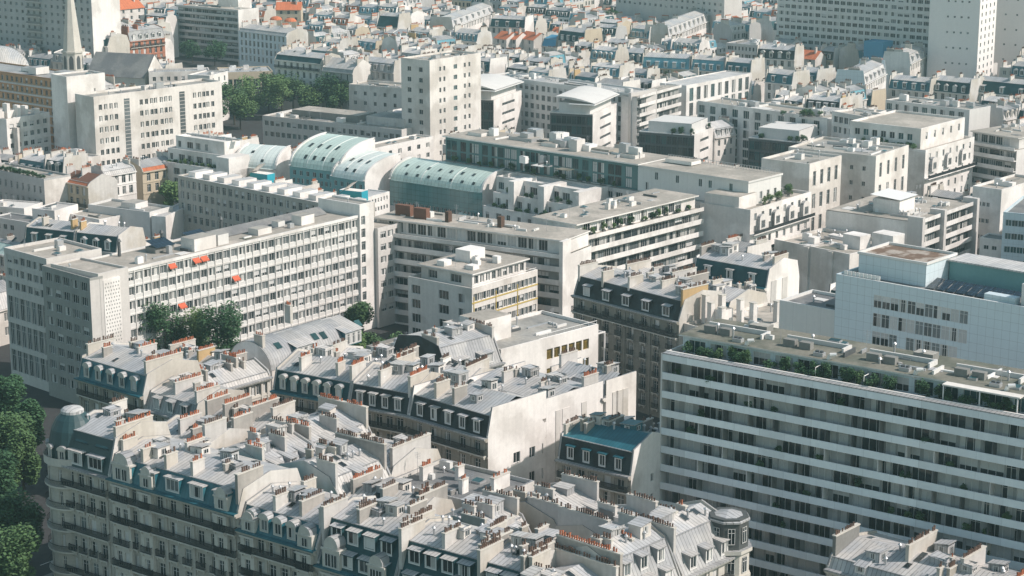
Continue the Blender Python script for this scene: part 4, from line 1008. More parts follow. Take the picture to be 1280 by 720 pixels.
b = block('office_building', 'shaded glazed office with tall white mullions, by the dark street trees', f4, 27., 13, {'F': grid(15,26.5,3,2.7,6,1.8,1.6,kinds='off')+[(z, z+4.6, cols(.3,14.7,7,1.8,'dark')) for z in (13.2,7.6,2.)]}, 'concrete', 'gravel', .6, kit=3, lod=0, cat='office building')
# stepped far end of the slab
e0 = FR(fr.l2w(fr.L+.05,-.6), fr.a, 4.6)
block('stair_tower', 'tall slim white end stack of the slab, with stair windows', e0, 28.4, 12.5, {'F': grid(2.2,26,8,2.85,1,1.3,2.0,m0=.4,kinds='dark')}, 'render_white', 'gravel_grey', .4, kit=2, cat='stair tower', lod=0)
e1 = FR(fr.l2w(fr.L+4.75,-1.6), fr.a, 8.4)
block('apartment_block', 'pale stepped flats at the far end of the slab', e1, 22.4, 11, {'F': grid(8.4,22.2,7,2.8,3,1.8,1.5,kinds='mod')}, 'concrete', 'gravel', .4, kit=0, cat='apartment block', lod=0)
e2 = FR(fr.l2w(fr.L+13.2,-1.6), fr.a, 5.2)
block('apartment_block', 'lowest step of the slab, with a planted roof', e2, 15.5, 11, {'F': grid(5.2,15.3,4,2.8,2,1.6,1.5,kinds='mod')}, 'concrete', 'gravel', .4, kit=0, cat='apartment block', lod=0)

# ---------------------------------------------------------------- cream office with yellow strips
fr = fpx((590,366),(672,342),17.)
b = Bld('cream_office', 'cream corner block with yellow-framed window strips and a setback top floor', 'office building', fr, 17.5, lod=0)
fy = lambda L, k: [(17-3.05*(j+1)+1., 17-3.05*(j+1)+2.6, cols(.4,L-.4,int(L/1.45),1.25,'off','frame')) for j in range(5)]
shell(b, 17., {'F': fy(fr.L,0), 'L': [(z, z+1.9, [(1.,3.4,'dark' and 'plain','frame'),(8.5,11.2,'plain','frame'),(13.8,15.6,'mix','frame')]) for z in (14.4,11.3,8.2,5.1)]}, 'render_cream', 'gravel', .9, .25)
m = MB()
for j in range(5): m.box(-.06,-.08,17-3.05*(j+1)+.62,fr.L,-.0,17-3.05*(j+1)+.9,'yellow',skip='k')
for i in range(3): m.box(fr.L*(.02+.33*i),-.1,1,fr.L*(.02+.33*i)+.2,0,16.,'yellow',skip='k')
b.part('floor_band', m, label='yellow floor and pier strips')
w2 = MB(); facade(b, w2, (2,1.6), 0., fr.L-4, 17, 20.2, [(18., 19.7, cols(.4,fr.L-4.4,9,1.3,'off'))], 'render_white'); facade(b, w2, (2,15.5), -pi/2, 13.9, 17, 20.2, [(17.9,19.6,[(2,4.4,'plain','frame'),(8,11,'plain','frame')])], 'render_cream'); facade(b, w2, (fr.L-2,1.6), pi/2, 13.9, 17, 20.2, [], 'render_white'); facade(b, w2, (fr.L-2,15.5), pi, fr.L-4, 17, 20.2, [], 'render_cream'); b.part('attic', w2)
m = MB(); m.box(1.4,1.,20.2,fr.L-1.4,16.1,20.5,'render_white','gravel'); b.part('roof', m)
for a4 in ((4,3,6,5,21.4),(9,8,14,12,23.),(3,10,5.4,12,21.6),(12,3,13.2,4.4,22.),(8,5,9,6,21.6)): b.bx('roof_hut', a4[0],a4[1],20.5,a4[2],a4[3],a4[4],'render_white')
m = MB()
for z in (17.9,18.3): m.tube((.2,.2,z),(fr.L-.2,.2,z),.05,.05,'white_metal',4)
b.part('railing', m); roof_kit(b, 20.5, 3, 3, fr.L-4, 13, 6, 9); b.done()

# ---------------------------------------------------------------- curved white balcony block behind it, and its rounded neighbour
def ribbon(name, label, fr, h, D, fl, fh, att, wall='render_white', seed=1, roof='gravel', kinds='off', cat='apartment block', ends=True, fin=None):
    b = Bld(name, label, cat, fr, D, lod=0); L = fr.L; R = random.Random(seed); mb = MB()
    rows = []
    for k in range(fl):
        z = h-fh*(k+1)+.1; ops = []; x = .5
        while x < L-3: wd = R.choice([2.2,2.8,3.4]); ops.append((x,x+wd,R.choice(KINDS[kinds].split()),'frame_dark' if R.random() < .5 else 'frame')); x += wd+R.choice([.15,.3,.9])
        rows.append((z, z+2.0, ops))
    facade(b, mb, (0,1.1), 0., L, 0, h, rows, 'concrete_mid', .12)  # recess wall in darker concrete, shade behind the balconies put into its colour
    for f, P, a_, ln in (('K',(L,D),pi,L),('L',(0,D),-pi/2,D-1.1),('R',(L,1.1),pi/2,D-1.1)): facade(b, mb, P, a_, ln, 0, h, [], wall)
    b.part('wall', mb)
    for k in range(fl+1):
        z = h-fh*k; m = MB(); m.box(0,0,z-.3,L,.15,z+(.85 if k else .6),wall); m.box(0,.15,z-.3,L,1.09,z-.05,wall,skip='f'); b.part('balcony', m)
    rm = MB(); rm.box(.3,1.1,h,L-.3,D-.1,h+.12,roof); b.part('terrace', rm)
    if att:
        am = MB(); facade(b, am, (0.4,2.4), 0., L-.8, h+.1, h+att, [(h+.4, h+att-.35, [(x_, x_+2.2, R.choice(['blind','plain','fullblind','plain','mix']), 'frame') for x_ in [.6+i*2.6 for i in range(int((L-4)/2.6))]])], wall, .15)
        facade(b, am, (L-.4,2.4), pi/2, D-3, h+.1, h+att, [], wall); facade(b, am, (L-.4,D-.6), pi, L-.8, h+.1, h+att, [], wall); facade(b, am, (.4,D-.6), -pi/2, D-3, h+.1, h+att, [], wall); b.part('attic', am)
        rm = MB(); rm.box(.1,1.5,h+att,L-.1,D-.3,h+att+.28,wall,roof); b.part('roof', rm)
    roof_kit(b, h+att+(.28 if att else .12), 2, 4, L-4, D-3, 10, seed)
    if fin: b.bx('fin', L, -.4, 0, L+.9, 3., h+att+.5, wall)
    return b
fr = fpx((462,291),(700,322),20.2)
b = ribbon('balcony_block', 'long white block with dark balcony strips and a tan roof bearing brick stacks', fr, 20.2, 14, 7, 2.95, 3.1, fin=True, seed=4)
zt = 23.6
for x0, x1, y, mm in ((3,7,6,'brick_brown'),(8.6,12,5,'brick_brown'),(17,17.9,5,'brick_dark'),(30,31,6,'brick_dark'),(42,52,7,'brick_dark'),(48,50.5,4.6,'brick_brown')):
    if x1 < fr.L: b.bx('chimney', x0, y, zt, x1, y+1.5, zt+2.4, mm)
b.done()
fr = fpx((716,303),(880,262),20.5)
b = ribbon('balcony_block', 'rounded white corner block with long balconies and planted terraces', FR(fr.l2w(3,0),fr.a,fr.L-3), 20.5, 15, 6, 3.0, 3.0, seed=9)
fk = FR(fr.l2w(0,0), fr.a, 3)
m = MB()
for k in range(7):
    z = 20.5-3*k
    for r, zz in ((4.0, (z-.3, z+(.85 if k else .6))),):
        pts = [(4-3.0-r*0+ -4*sin(pi/2*i/8)*1.0+0, 4-4*cos(pi/2*i/8)) for i in range(9)]
        for i in range(8): p, q = pts[i+1], pts[i]; m.poly([(p[0],p[1],zz[0]),(q[0],q[1],zz[0]),(q[0],q[1],zz[1]),(p[0],p[1],zz[1])],'render_white')
        m.poly([(p[0],p[1],z-.05) for p in pts]+[(1,4,z-.05)], 'render_white')
b.part('corner_balcony', m)
m = MB(); pts = [(1-3*sin(pi/2*i/8), 4-3*cos(pi/2*i/8)) for i in range(9)]
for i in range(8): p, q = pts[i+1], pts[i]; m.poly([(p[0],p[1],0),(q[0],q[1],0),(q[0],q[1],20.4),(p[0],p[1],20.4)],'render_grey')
m.box(-3,4.01,0,-.02,14.9,20.4,'render_white','gravel'); b.part('corner', m)
b.done(); RC = b
R = random.Random(6)
for i in range(9):
    X, Y = b.fr.l2w(-2.2+R.uniform(0,1), 4.5+i*1.05); shrub(X, Y, 20.4, R.uniform(.6,1.), R.uniform(1.,2.), 'shrub on the corner terrace of the rounded white block', 'shrubs on the rounded block terrace', 'leaf_c', seed=i)

# ---------------------------------------------------------------- grey stone house and the flat roof with white flues
fr = fpx((717,368),(849,402),20.)
b = haus('apartment_house', 'sooty stone house with a long iron balcony under cream attic walls, before the rounded block', fr, 13, 20., floors=6, fh=3.1, wall='stone_soot', mans='slate', top='zinc', mh=3.6, inset=1.4, rise=1.1, dorm=5, dw=1.9, dstyle='slope', zmin=1, balc=(0,1,2,3,4,5), bk='each', lod=0, ncol=8, kit=5, chim=[(.4,1,6,26.2),(7,1,4,26.),(14,1.2,5,26.2),(20,4,8,26.),(fr.L-.4,1,8,26.6,'render_ochre')], done=False)
put('balcony', balcony_me(fr.L-.3,.8), b.e, (fr.L/2,-.05,20-3.2)); b.done()
SH = fr
fr2 = FR(SH.l2w(SH.L+.1,1.2), SH.a, 11.5)
b = Bld('flat_roofed_house', 'flat tan roof with a rank of tall white flues beside the sooty stone house', 'apartment house', fr2, 24, lod=0)
shell(b, 19., {'F': grid(11.5,18.8,3,3,3,1.3,1.8,kinds='haus'), 'R': grid(24,18.8,2,3,9,1.2,1.9,kinds='mod')}, 'render_cream', 'gravel', .5, .2)
for x, y, hh in ((1.2,4,5.4),(2.2,7.5,5.),(3.2,3.4,4.4),(6.6,2.6,4.2),(6.4,8,4.8),(9.2,8.5,4.6),(10.3,14,4.2)): chimney(b, x, y, y+1.1, 19, 19+hh, 1., 'render_white', pots=False)
b.bx('roof_hut', 3.6, 4.4, 19, 5.6, 7.4, 22.2, 'render_white', 'gravel')
m = MB(); m.box(11.52,2,15.6,12.6,23,15.8,'render_cream'); m.box(12.5,2,15.8,12.6,23,16.8,'iron'); b.part('balcony', m)
m = MB(); m.poly([(11.6,18.5,18.6),(11.6,22,18.6),(13.,22,17.4),(13.,18.5,17.4)],'awning_pink'); b.part('awning', m); roof_kit(b,19,1,12,9,22,4,3); b.done()
haus('apartment_house', 'teal mansard house with a white gable, behind the tall white flues', fdir((866,343),20.5,U,18), 12, 20.5, floors=5, wall='render_cream', mans='slate_teal', top='zinc', mh=3.4, inset=.9, rise=1.4, dorm=3, dstyle='box', zmin=10, balc=(), lod=0, side='render_white', chim=[(.4,2,7,26.2),(17.5,3,8,26.5)])
haus('apartment_house', 'jumbled zinc roofs and low flues between the sooty stone house and the rounded block', FR(SH.l2w(0,13.3),SH.a,SH.L*.55), 12, 19.6, floors=4, wall='render_cream', mans='zinc', top='zinc_pale', mh=1.8, inset=.9, rise=1.2, dorm=3, zmin=15, balc=(), lod=0, kit=6, chim=[(.4,1,8,24.6),(6,3,6,24.6),(12,2,9,25)])
haus('apartment_house', 'zinc roofs with a tilted skylight house, beside the jumbled flues', FR(SH.l2w(SH.L*.55+.1,13.3),SH.a,SH.L*.45), 12, 19., floors=4, wall='render_cream', mans='zinc_blue', top='zinc_pale', mh=2.2, inset=.9, rise=1.6, dorm=2, zmin=15, balc=(), lod=0, kit=6, chim=[(.4,1,8,24.6),(6,3,6,24.6)])
# ---------------------------------------------------------------- stone row and green-roofed school
fr = fpx((222,221),(432,262),17.); 
b = Bld('stone_row', 'long stone terrace with a white roof cut into bays, before the green vaults', 'apartment house', fr, 10)
shell(b, 17., {'F': grid(fr.L,16.6,4,3.1,26,1.4,2.0,kinds='off')}, 'stone', 'render_white', .45, coping='render_white')
for i in range(11): b.bx('roof_hut', 1.5+i*fr.L/11, 2.5, 17, 4.4+i*fr.L/11, 8.6, 18.3, 'render_white', 'zinc_pale')
b.done()
def vault(name, label, fr, h, D, rise, roofm, wallm, rows, endm='render_white', full=False, cat='school building', glass=None, lights=0):
    """long hall: glazed front under a roof that curves up to the back"""
    b = Bld(name, label, cat, fr, D); FOOT[-1][2] = h+rise; m = MB(); L = fr.L; n = 10
    facade(b, m, (0,0), 0., L, 0, h, rows, wallm, .15); facade(b, m, (L,D), pi, L, 0, h+(0 if full else rise), [], endm)
    arc = [(D/2-D/2*cos(pi*i/n), h+rise*sin(pi*i/n)) for i in range(n+1)] if full else [(D*(1-cos(pi/2*i/n)), h+rise*sin(pi/2*i/n)) for i in range(n+1)]
    for x, rv in ((0,True),(L,False)):
        p = [(x,0,0),(x,D,0)]+[(x,y,z) for y, z in reversed(arc)]; m.poly(p[::-1] if rv else p, endm)
    b.part('wall', m); m = MB(); m.extrude_x([(-.3,h-.05)]+[(y,z+.08) for y, z in arc]+([(D,h-.1)] if full else []), .5, L-.5, roofm)
    b.part('roof', m)
    m = MB()
    for x0 in (-.1, L-.5): m.extrude_x([(y,z+.45) for y, z in [(-.4,h-.3)]+arc], x0, x0+.6, 'render_white', 'render_white')
    b.part('gable_rim', m)
    for q in range(1, 3):
        rb = MB(); x0 = .5+(L-1)*q/3; rb.extrude_x([(y,z+.16) for y, z in arc], x0, x0+.14, 'white_metal', 'white_metal'); b.part('rib', rb)
    for i in range(lights):
        k = 2 if i % 2 else 5; y, z = arc[k]; y2, z2 = arc[k+1]; x = 2+(L-5)*(i+.5)/lights
        m = MB(); m.poly([(x,y,z+.2),(x+.9,y,z+.2),(x+.9,y2,z2+.2),(x,y2,z2+.2)],'glass'); b.part('skylight', m)
    b.done(); return b
gw = lambda L, h: [(h-4.6,h-3.2,cols(.5,L-.5,int(L/1.6),.9,'teal plain mix','frame')),(h-2.4,h-1.,cols(.5,L-.5,int(L/2.4),1.1,'teal plain','frame'))]
f = fpx((362,207),(424,215),17.); vault('vaulted_hall', 'largest green barrel vault with a teal glazed front', f, 17, 16, 6.8, 'green_roof', 'teal_wall', gw(f.L,17), lights=8)
f = fpx((414,220),(456,227),16.); vault('vaulted_hall', 'pale green curved roof with a white arched end, next to the largest vault', f, 16, 14, 5.4, 'green_pale', 'teal_wall', gw(f.L,16), lights=5)
f = fpx((487,224),(603,241),16.); vault('vaulted_hall', 'long green glass hall with a dark teal window band', f, 16, 9.6, 4.6, 'green_roof', 'green_glass', [(8.6,10.4,cols(1,f.L-1,22,1.,'teal mix plain','frame')),(4.5,6.2,cols(1,f.L-1,18,1.,'plain mix','frame'))], lights=14)
bq = LABELS['long green glass hall with a dark teal window band'][0]; m = MB(); m.box(0,-.5,0,f.L,-.06,9.,'concrete'); put('plinth', m.mesh('plinth'), bq)
for i in range(16): put('window', window_me(1.1,1.4,'plain',.0)[1], bq, (2+i*(f.L-4)/15,-.52,6.2)); put('window', window_me(1.1,1.4,'mix',.0)[1], bq, (2+i*(f.L-4)/15,-.52,3.2))
f = fpx((292,208),(345,212),15.); vault('vaulted_hall', 'small green pitched roof with a white flank, nearest the white terraces', f, 15, 9, 5, 'green_pale', 'render_white', [], lights=2)
f = fpx((312,214),(334,217),18.5); b = Bld('porch', 'bright turquoise porch under a white slanting fin beside the small green roof', 'porch', f, 3.2, foot=False); m = MB(); m.box(0,0,6,f.L,3,18.2,'turquoise','render_white'); b.part('wall', m); m = MB(); m.poly([(-3,-.3,15.5),(f.L*.6,-.3,20.8),(f.L*.6,2.6,20.8),(-3,2.6,15.5)],'render_white'); b.part('fin', m); m = MB(); m.box(-2.,-2.4,14.,3.6,-.4,16.4,'yellow'); b.part('canopy', m)
f = fpx((424,236),(452,239),18.); b = Bld('porch', 'turquoise porch with a yellow box, below the pale curved roof', 'porch', f, 3.2, foot=False); m = MB(); m.box(0,0,5,f.L,3,17.8,'turquoise','render_white'); b.part('wall', m); m = MB(); m.poly([(-3,-.3,14.5),(f.L*.6,-.3,20.),(f.L*.6,2.6,20.),(-3,2.6,14.5)],'render_white'); b.part('fin', m); m = MB(); m.box(3.,-2.4,13.4,6.5,-.4,15.8,'yellow'); b.part('canopy', m)
f = fpx((455,252),(487,243),15.); block('school_wing', 'white school wing with three tight rows of little windows', f, 15.5, 7, {'F': grid(f.L,15.2,4,2.3,8,.7,1.1,kinds='off')}, 'render_white', 'zinc_pale', .3, kit=1, cat='school building')
f = fpx((572,270),(606,274),9.); b = Bld('glass_slope', 'leaning green glass roof with four small skylights, at the hall end', 'school building', f, 8, foot=False); m = MB(); m.poly([(0,0,9),(f.L,0,9),(f.L,7,18),(0,7,18)],'green_roof'); b.part('roof', m); m = MB(); m.poly([(0,0,0),(f.L,0,0),(f.L,0,9),(0,0,9)],'render_white'); m.poly([(0,0,0),(0,7,0),(0,7,18),(0,0,9)],'render_white'); m.poly([(f.L,0,0),(f.L,0,9),(f.L,7,18),(f.L,7,0)],'render_white'); b.part('wall', m)
for i in range(4):
    x = 1.2+i*1.7; k = (i % 2)*2.6+1.2; m = MB(); m.poly([(x,k,9+k*9/7+.15),(x+.9,k,9+k*9/7+.15),(x+.9,k+1.2,9+(k+1.2)*9/7+.15),(x,k+1.2,9+(k+1.2)*9/7+.15)],'glass'); b.part('skylight', m)
# white terraced flats left and right of the school
def terraces(label, fr, h, D, steps, wall='render_white', seed=1, fin=0.):
    b = Bld('terraced_flats', label, 'apartment block', fr, D); R = random.Random(seed); L = fr.L
    for i, (y, z0, z1, x0, x1) in enumerate(steps):
        shell(b, z1, {'F': [(z, z+1.9, [(x_, x_+R.choice([1.2,1.8,2.4]), R.choice(KINDS['off'].split()), 'frame') for x_ in [.8+q*3.6 for q in range(int(((x1-x0)*L-4)/3.6))]]) for z in ([z1-2.5, z1-5.4] if z1-z0 > 5 else [z1-2.5])]}, wall, 'concrete_pale', .8, .2, x0=x0*L, y0=y, L=(x1-x0)*L, D=D-y-.02*i, z0=max(0,z0-.1))
    if fin:
        for q in range(3): x = L*(.2+.35*q); b.bx('fin', x, -.3, 4, x+.6, D*.6, h-1.+q*.2, wall)
    b.done(); roof_kit(b, h, 2, D*.6, L-3, D-2, 6, seed); return b
f = fpx((203,196),(290,209),16.); b = terraces('stepped white flats with planted terraces, left of the green vaults', f, 22, 10.5, [(0,0,14.,0,1),(2.2,14,17.6,0,.8),(4.2,17.6,21.,.05,.75)], seed=3)
b.bx('stair_tower', f.L*.82, -1.2, 0, f.L, 7, 18.6, 'render_white'); TW = f
f = fpx((604,232),(722,252),19.); b = terraces('stepped white flats with blue-shaded terraces between the school and the rounded block', f, 24, 15, [(0,0,13.,0,1),(2.4,13,16.4,.04,1),(5.,16.4,20.,0,.96)], seed=8)
for x in (.3,.62,.98): b.bx('stair_tower', f.L*x-2, 1.2, 0, f.L*x, 10, 21., 'render_white')
TE = f
# ---------------------------------------------------------------- long block with the teal attic and its sunny wing
fr = fpx((555,171),(935,227),27.)
LT = fr; b = Bld('long_block', 'very long block, its attic teal glazed at one end and blank pale beyond', 'apartment block', fr, 15)
sp = fr.L*.665; R = random.Random(2)
m = MB(); facade(b, m, (0,-.9), 0., fr.L, 0, 20.6, [(z, z+1.6, cols(1,fr.L-1,30,2.2,'off')) for z in (18.,14.8,11.6)], 'concrete'); facade(b, m, (fr.L,-.9), pi/2, 15.9, 0, 20.6, [], 'render_white'); facade(b, m, (fr.L,15), pi, fr.L, 0, 20.6, [], 'concrete'); facade(b, m, (0,15), -pi/2, 15.9, 0, 20.6, [], 'concrete'); m.poly([(0,-.9,20.6),(fr.L,-.9,20.6),(fr.L,15,20.6),(0,15,20.6)],'gravel'); b.part('wall', m)
m = MB(); ops = []; x = .4
while x < sp-2.6: w_ = R.choice([1.5,2.]); ops.append((x,x+w_,R.choice(['teal','teal','plain','fullblind','mix','teal']),'frame_dark')); x += w_+R.choice([.25,.25,1.3])
facade(b, m, (0,.6), 0., sp, 20.65, 27., [(20.9,23.2,ops),(23.6,26.2,[(a_,c_,k_,'frame_dark') for a_,c_,k_,_ in ops])], 'teal_panel', .1); facade(b, m, (0,14.4), -pi/2, 13.8, 20.65, 27., [], 'teal_panel'); facade(b, m, (sp,14.4), pi, sp, 20.65, 27., [], 'concrete'); b.part('attic', m)
m = MB(); facade(b, m, (sp+.02,.2), 0., fr.L-sp-.04, 20.65, 26.6, [(z, z+1.9, [(q, q+1., R.choice(['plain','mix','teal']), 'frame') for q in (2.4,5.2,11.6,18.5,21.4,27.5) if R.random() < .8 and q < fr.L-sp-2]) for z in (21.2,24.)], 'panel_white', .15); facade(b, m, (fr.L-.02,.2), pi/2, 14, 20.65, 26.6, [(22.,23.8,cols(1,13,4,1.1))], 'panel_white'); facade(b, m, (fr.L-.02,14.2), pi, fr.L-sp-.04, 20.65, 26.6, [], 'panel_white'); b.part('attic', m)
m = MB(); m.box(-.5,-.2,27.,sp+.3,14.9,27.3,'white_metal','gravel'); m.box(sp+.31,-.05,26.6,fr.L+.2,14.6,27.1,'concrete_pale','gravel'); b.part('roof', m)
m = MB()
for i in range(40): x = sp+(fr.L-sp)*i/40; m.box(x,12.5,27.1,x+.1,12.6,28.1,'metal')
m.box(sp,12.5,28.1,fr.L,12.6,28.2,'metal'); b.part('railing', m)
for i in range(6): b.bx('roof_hut', 4+i*13, 5+2*(i % 2), 27.3, 9+i*13+3*(i % 2), 9+2*(i % 2), 28.2, R.choice(['render_white','gravel','metal','zinc_pale']), 'gravel')
for x in (sp+8,sp+20,sp+36): 
    if x+3 < fr.L: b.bx('bay_window', x, -1.7, 15, x+2.6, -.91, 18.4, 'concrete_dark')
roof_kit(b, 27.3, 3, 3, sp-4, 12, 16, 12, 1.6); b.done()
fw = fpx((938,266),(1014,243),21.)
b = Bld('sunny_wing', 'sunlit wing with arched bay windows and a planted roof, turning the long block corner', 'apartment block', fw, 14, foot=False)
shell(b, 21., {'F': grid(fw.L,20.8,6,3.,8,1.2,1.8,kinds='off')}, 'render_white', 'gravel', .7)
for i in range(4):
    for z in (16.2,):
        m = MB(); x = 3.+i*fw.L/4.2; p = [(x,z),(x+3,z),(x+3,z+3)]+[(x+1.5+1.5*cos(pi*j/6),z+3+.9*sin(pi*j/6)) for j in range(7)]+[(x,z+3)]
        m.poly([(a_,-.9,c_) for a_, c_ in p],'render_white')
        for j in range(len(p)): q, r_ = p[j], p[(j+1) % len(p)]; m.poly([(q[0],-.9,q[1]),(q[0],0,q[1]),(r_[0],0,r_[1]),(r_[0],-.9,r_[1])],'zinc_old')
        o = b.part('bay_window', m); put('window', window_me(1.7,1.9,'plain',.0)[1], o, (x+1.5,-.93,z+.6))
for k in (1,2,3): m = MB(); m.box(0,-1.3,21-3*k*1.5-.9,fw.L,-.02,21-3*k*1.5-.65,'render_white',skip='k'); m.box(0,-1.3,21-4.5*k-.65,fw.L,-1.2,21-4.5*k+.1,'iron'); b.part('balcony', m)
b.bx('attic', .5, 3.5, 21, fw.L*.3, 13, 24.2, 'render_white', 'gravel'); b.done()
R = random.Random(31)
for i in range(9):
    X, Y = fw.l2w(fw.L*.35+i*2.2, R.uniform(2,6)); shrub(X, Y, 21, R.uniform(.8,1.4), R.uniform(1.5,2.8), 'shrub on the planted roof of the sunlit arched wing', 'shrubs on the sunlit wing', R.choice(['leaf_a','leaf_c','leaf_b']), seed=i)
fa = fpx((1012,208),(1052,197),26.)
tw = lambda L, h: [(z, z+3.8, cols(.8,L-.8,4,1.5,'plain plain curt plain')) for z in (h-5.4,h-11.2,h-17)]
block('cream_tower', 'cream block with tall slot windows, joined to the sunlit arched wing', fa, 26., 14, {'F': tw(fa.L,26)}, 'render_cream', 'gravel_grey', .6, kit=4, cat='apartment block', sides={'L': 'render_cream'})
fa = fpx((1095,198),(1136,184),25.5)
block('cream_tower', 'taller cream block with tall slot windows and a bare tan flank', fa, 25.5, 25, {'F': tw(fa.L,25.5), 'L': grid(25,25,6,4.0,3,.9,1.2,m0=13,m1=1.5,kinds='dark')}, 'render_cream', 'gravel_grey', .6, kit=4, cat='apartment block', sides={'L': 'render_cream'})
fa = fpx((1157,191),(1218,174),22.)
b = Bld('sunny_wing', 'white block with arched bays and a shaded set-back top floor, behind the taller cream block', 'apartment block', fa, 26)
shell(b, 22., {'F': grid(fa.L,21.8,6,3.,7,1.1,1.8,kinds='off'), 'L': grid(26,21.6,5,3,3,1.,1.6,kinds='off',m0=12)}, 'render_white', 'gravel', .7, sides={'L': 'render_cream'})
shell(b, 27.4, {'F': [(24.6,26.6,cols(1,fa.L-4,5,1.1,'off'))], 'L': [(24.4,26.2,cols(1,20,7,1.6,'teal plain'))]}, 'render_white', 'gravel', .6, x0=2.5, y0=3, L=fa.L-3, D=22, z0=22)
for i in range(3):
    x = 2.5+i*fa.L/3.3; m = MB(); p = [(x,16.5),(x+3,16.5),(x+3,19.5)]+[(x+1.5+1.5*cos(pi*j/6),19.5+.9*sin(pi*j/6)) for j in range(7)]+[(x,19.5)]
    m.poly([(a_,-.9,c_) for a_, c_ in p],'render_white')
    for j in range(len(p)): q, r_ = p[j], p[(j+1) % len(p)]; m.poly([(q[0],-.9,q[1]),(q[0],0,q[1]),(r_[0],0,r_[1]),(r_[0],-.9,r_[1])],'zinc_old')
    o = b.part('bay_window', m); put('window', window_me(1.7,1.9,'plain',.0)[1], o, (x+1.5,-.93,17.1))
m = MB(); m.box(0,-1.3,14.6,fa.L,-.02,14.9,'render_white',skip='k'); m.box(0,-1.3,14.9,fa.L,-1.2,15.7,'iron'); b.part('balcony', m); b.done()
for i in range(8):
    X, Y = fa.l2w(1.+R.uniform(-.3,.6), 4+i*2.2); shrub(X, Y, 22, R.uniform(.8,1.4), R.uniform(1.4,2.4), 'shrub along the roof edge behind the taller cream block', 'shrubs behind the cream block', R.choice(['leaf_a','leaf_c']), seed=i)
# low flat roofs right of centre
fa = fpx((1150,279),(1220,254),18.)
b = ribbon('balcony_block', 'white block with stacked balconies between grey concrete fins and a blank flank', fa, 18., 25, 5, 3., 0, seed=3)
for x in (0,fa.L*.38,fa.L-.8): b.bx('fin', x-.4, -.9, 0, x+.9, 3, 19.4, 'concrete')
b.bx('roof_hut', 5, 8, 18.1, 13, 15, 21.5, 'render_white'); m = MB(); m.poly([(4.2,7.4,21.9),(13.6,7.4,21.9),(13.6,15.6,22.5),(4.2,15.6,22.5)],'white_metal'); m.box(6,11,21.5,6.4,11.4,22.,'metal'); b.part('hut_roof', m)
roof_kit(b, 18.1, 2, 3, fa.L-3, 22, 5, 3); b.done()
fa = fpx((968,303),(1062,322),13.)
b = Bld('low_block', 'low windowless block with a wide tan roof carrying white huts and ducts', 'workshop', fa, 19)
shell(b, 13., {}, 'render_cream', 'gravel', .8, coping='render_white')
for a4 in ((14,8,19,12,16.2),(19,12.5,25,17,16.6),(6,5,8,7,14.6),(26,4,27,17,13.8),(5,14,12,16,13.7)): b.bx('roof_hut', *a4[:2], 13, *a4[2:], 'render_white')
for x in (9,16): b.bx('pilaster', x, -.5, 0, x+1.6, -.02, 13.6, 'render_cream')
roof_kit(b, 13, 2, 2, fa.L-4, 22, 10, 8); b.done()
fa = fpx((1216,235),(1252,240),20.); block('white_house', 'white block with three columns of tiny windows at the picture edge', fa, 20., 22, {'F': grid(fa.L,19,4,4.2,3,.9,1.1,kinds='dark',m0=1.5,m1=3)}, 'render_white', 'gravel', .6, kit=4, cat='apartment block')
fa = fpx((1222,312),(1262,319),8.); block('dark_shed', 'dark brown low block beneath the white wall with tiny windows', fa, 8., 9, {}, 'concrete_dark', 'concrete_dark', .3, kit=0, cat='shed')
fa = fpx((1254,268),(1300,272),20.); block('glass_block', 'sky-blue glazed block at the picture edge above the blue panelled office', fa, 20., 22, {'F': grid(fa.L,19.6,6,3.2,5,1.4,1.5,kinds='teal')}, 'panel_blue', 'bitumen', .6, kit=3, cat='office building')
fa = fpx((1225,298),(1258,302),12.5); block('white_annex', 'small white annex with a slit window above the dark brown low block', fa, 12.5, 6, {'F': [(10,11.,[(1,2.2,'plain','frame'),(3,4.2,'plain','frame')])]}, 'render_white', 'concrete_dark', .3, kit=0, cat='annex')

# ---------------------------------------------------------------- upper left
fr = fpx((117,124),(277,104),30.); L = fr.L; rows = []
for k in range(8):
    z = 30-3.5-3.35*k; ops = []
    for g_ in (.035,.075,.115,.152, .345,.385,.425, .455,.50,.535,.57, .765,.805,.84,.87,.91): ops.append((g_*L, g_*L+1.15, random.choice(['plain','mix','plain']), 'frame'))
    rows.append((z, z+1.65, sorted(ops)))
block('cream_slab', 'broad cream slab with small paired windows and two glazed stair strips', fr, 30., 9.5, {'F': rows}, 'render_cream', 'gravel_grey', .7, kit=10, cat='apartment block')
b = [o for o in LABELS['broad cream slab with small paired windows and two glazed stair strips']][0]
for x in (.225,.655):
    m = MB(); m.box(x*L,-.04,3,x*L+2.,0,29.,'glass_mid',skip='k')
    for k in range(24): m.box(x*L,-.09,3+k*1.1,x*L+2.,-.045,3.14+k*1.1,'concrete')
    put('stair_glazing', m.mesh('stair_glazing'), b)
fa = fpx((83,98),(131,93),35.); block('white_tower', 'blank white lift tower with one slit, behind the broad cream slab', fa, 35., 9, {'F': [(30,31.2,[(fa.L*.7,fa.L*.7+.5,'plain','frame')])]}, 'render_white', 'gravel_grey', .5, kit=2, cat='stair tower')
fr = fdir((80,102),31.,U,56,56); rows = []
R = random.Random(12)
for k in range(8): z = 31-2.9*(k+1)+.6; rows.append((z, z+1.7, cols(.3,55.7,22,1.25,'plain blind mix plain')))
b = block('brown_slab', 'brown-panelled slab with pale floor bands, in front of the church spire', fr, 31., 14, {'F': rows}, 'panel_tan', 'zinc_old', .4, kit=0, cat='apartment block', done=False)
for k in range(8): m = MB(); m.box(0,-.5,31-2.9*(k+1)-.1,56,-.02,31-2.9*(k+1)+.45,'concrete',skip='k'); b.part('floor_band', m)
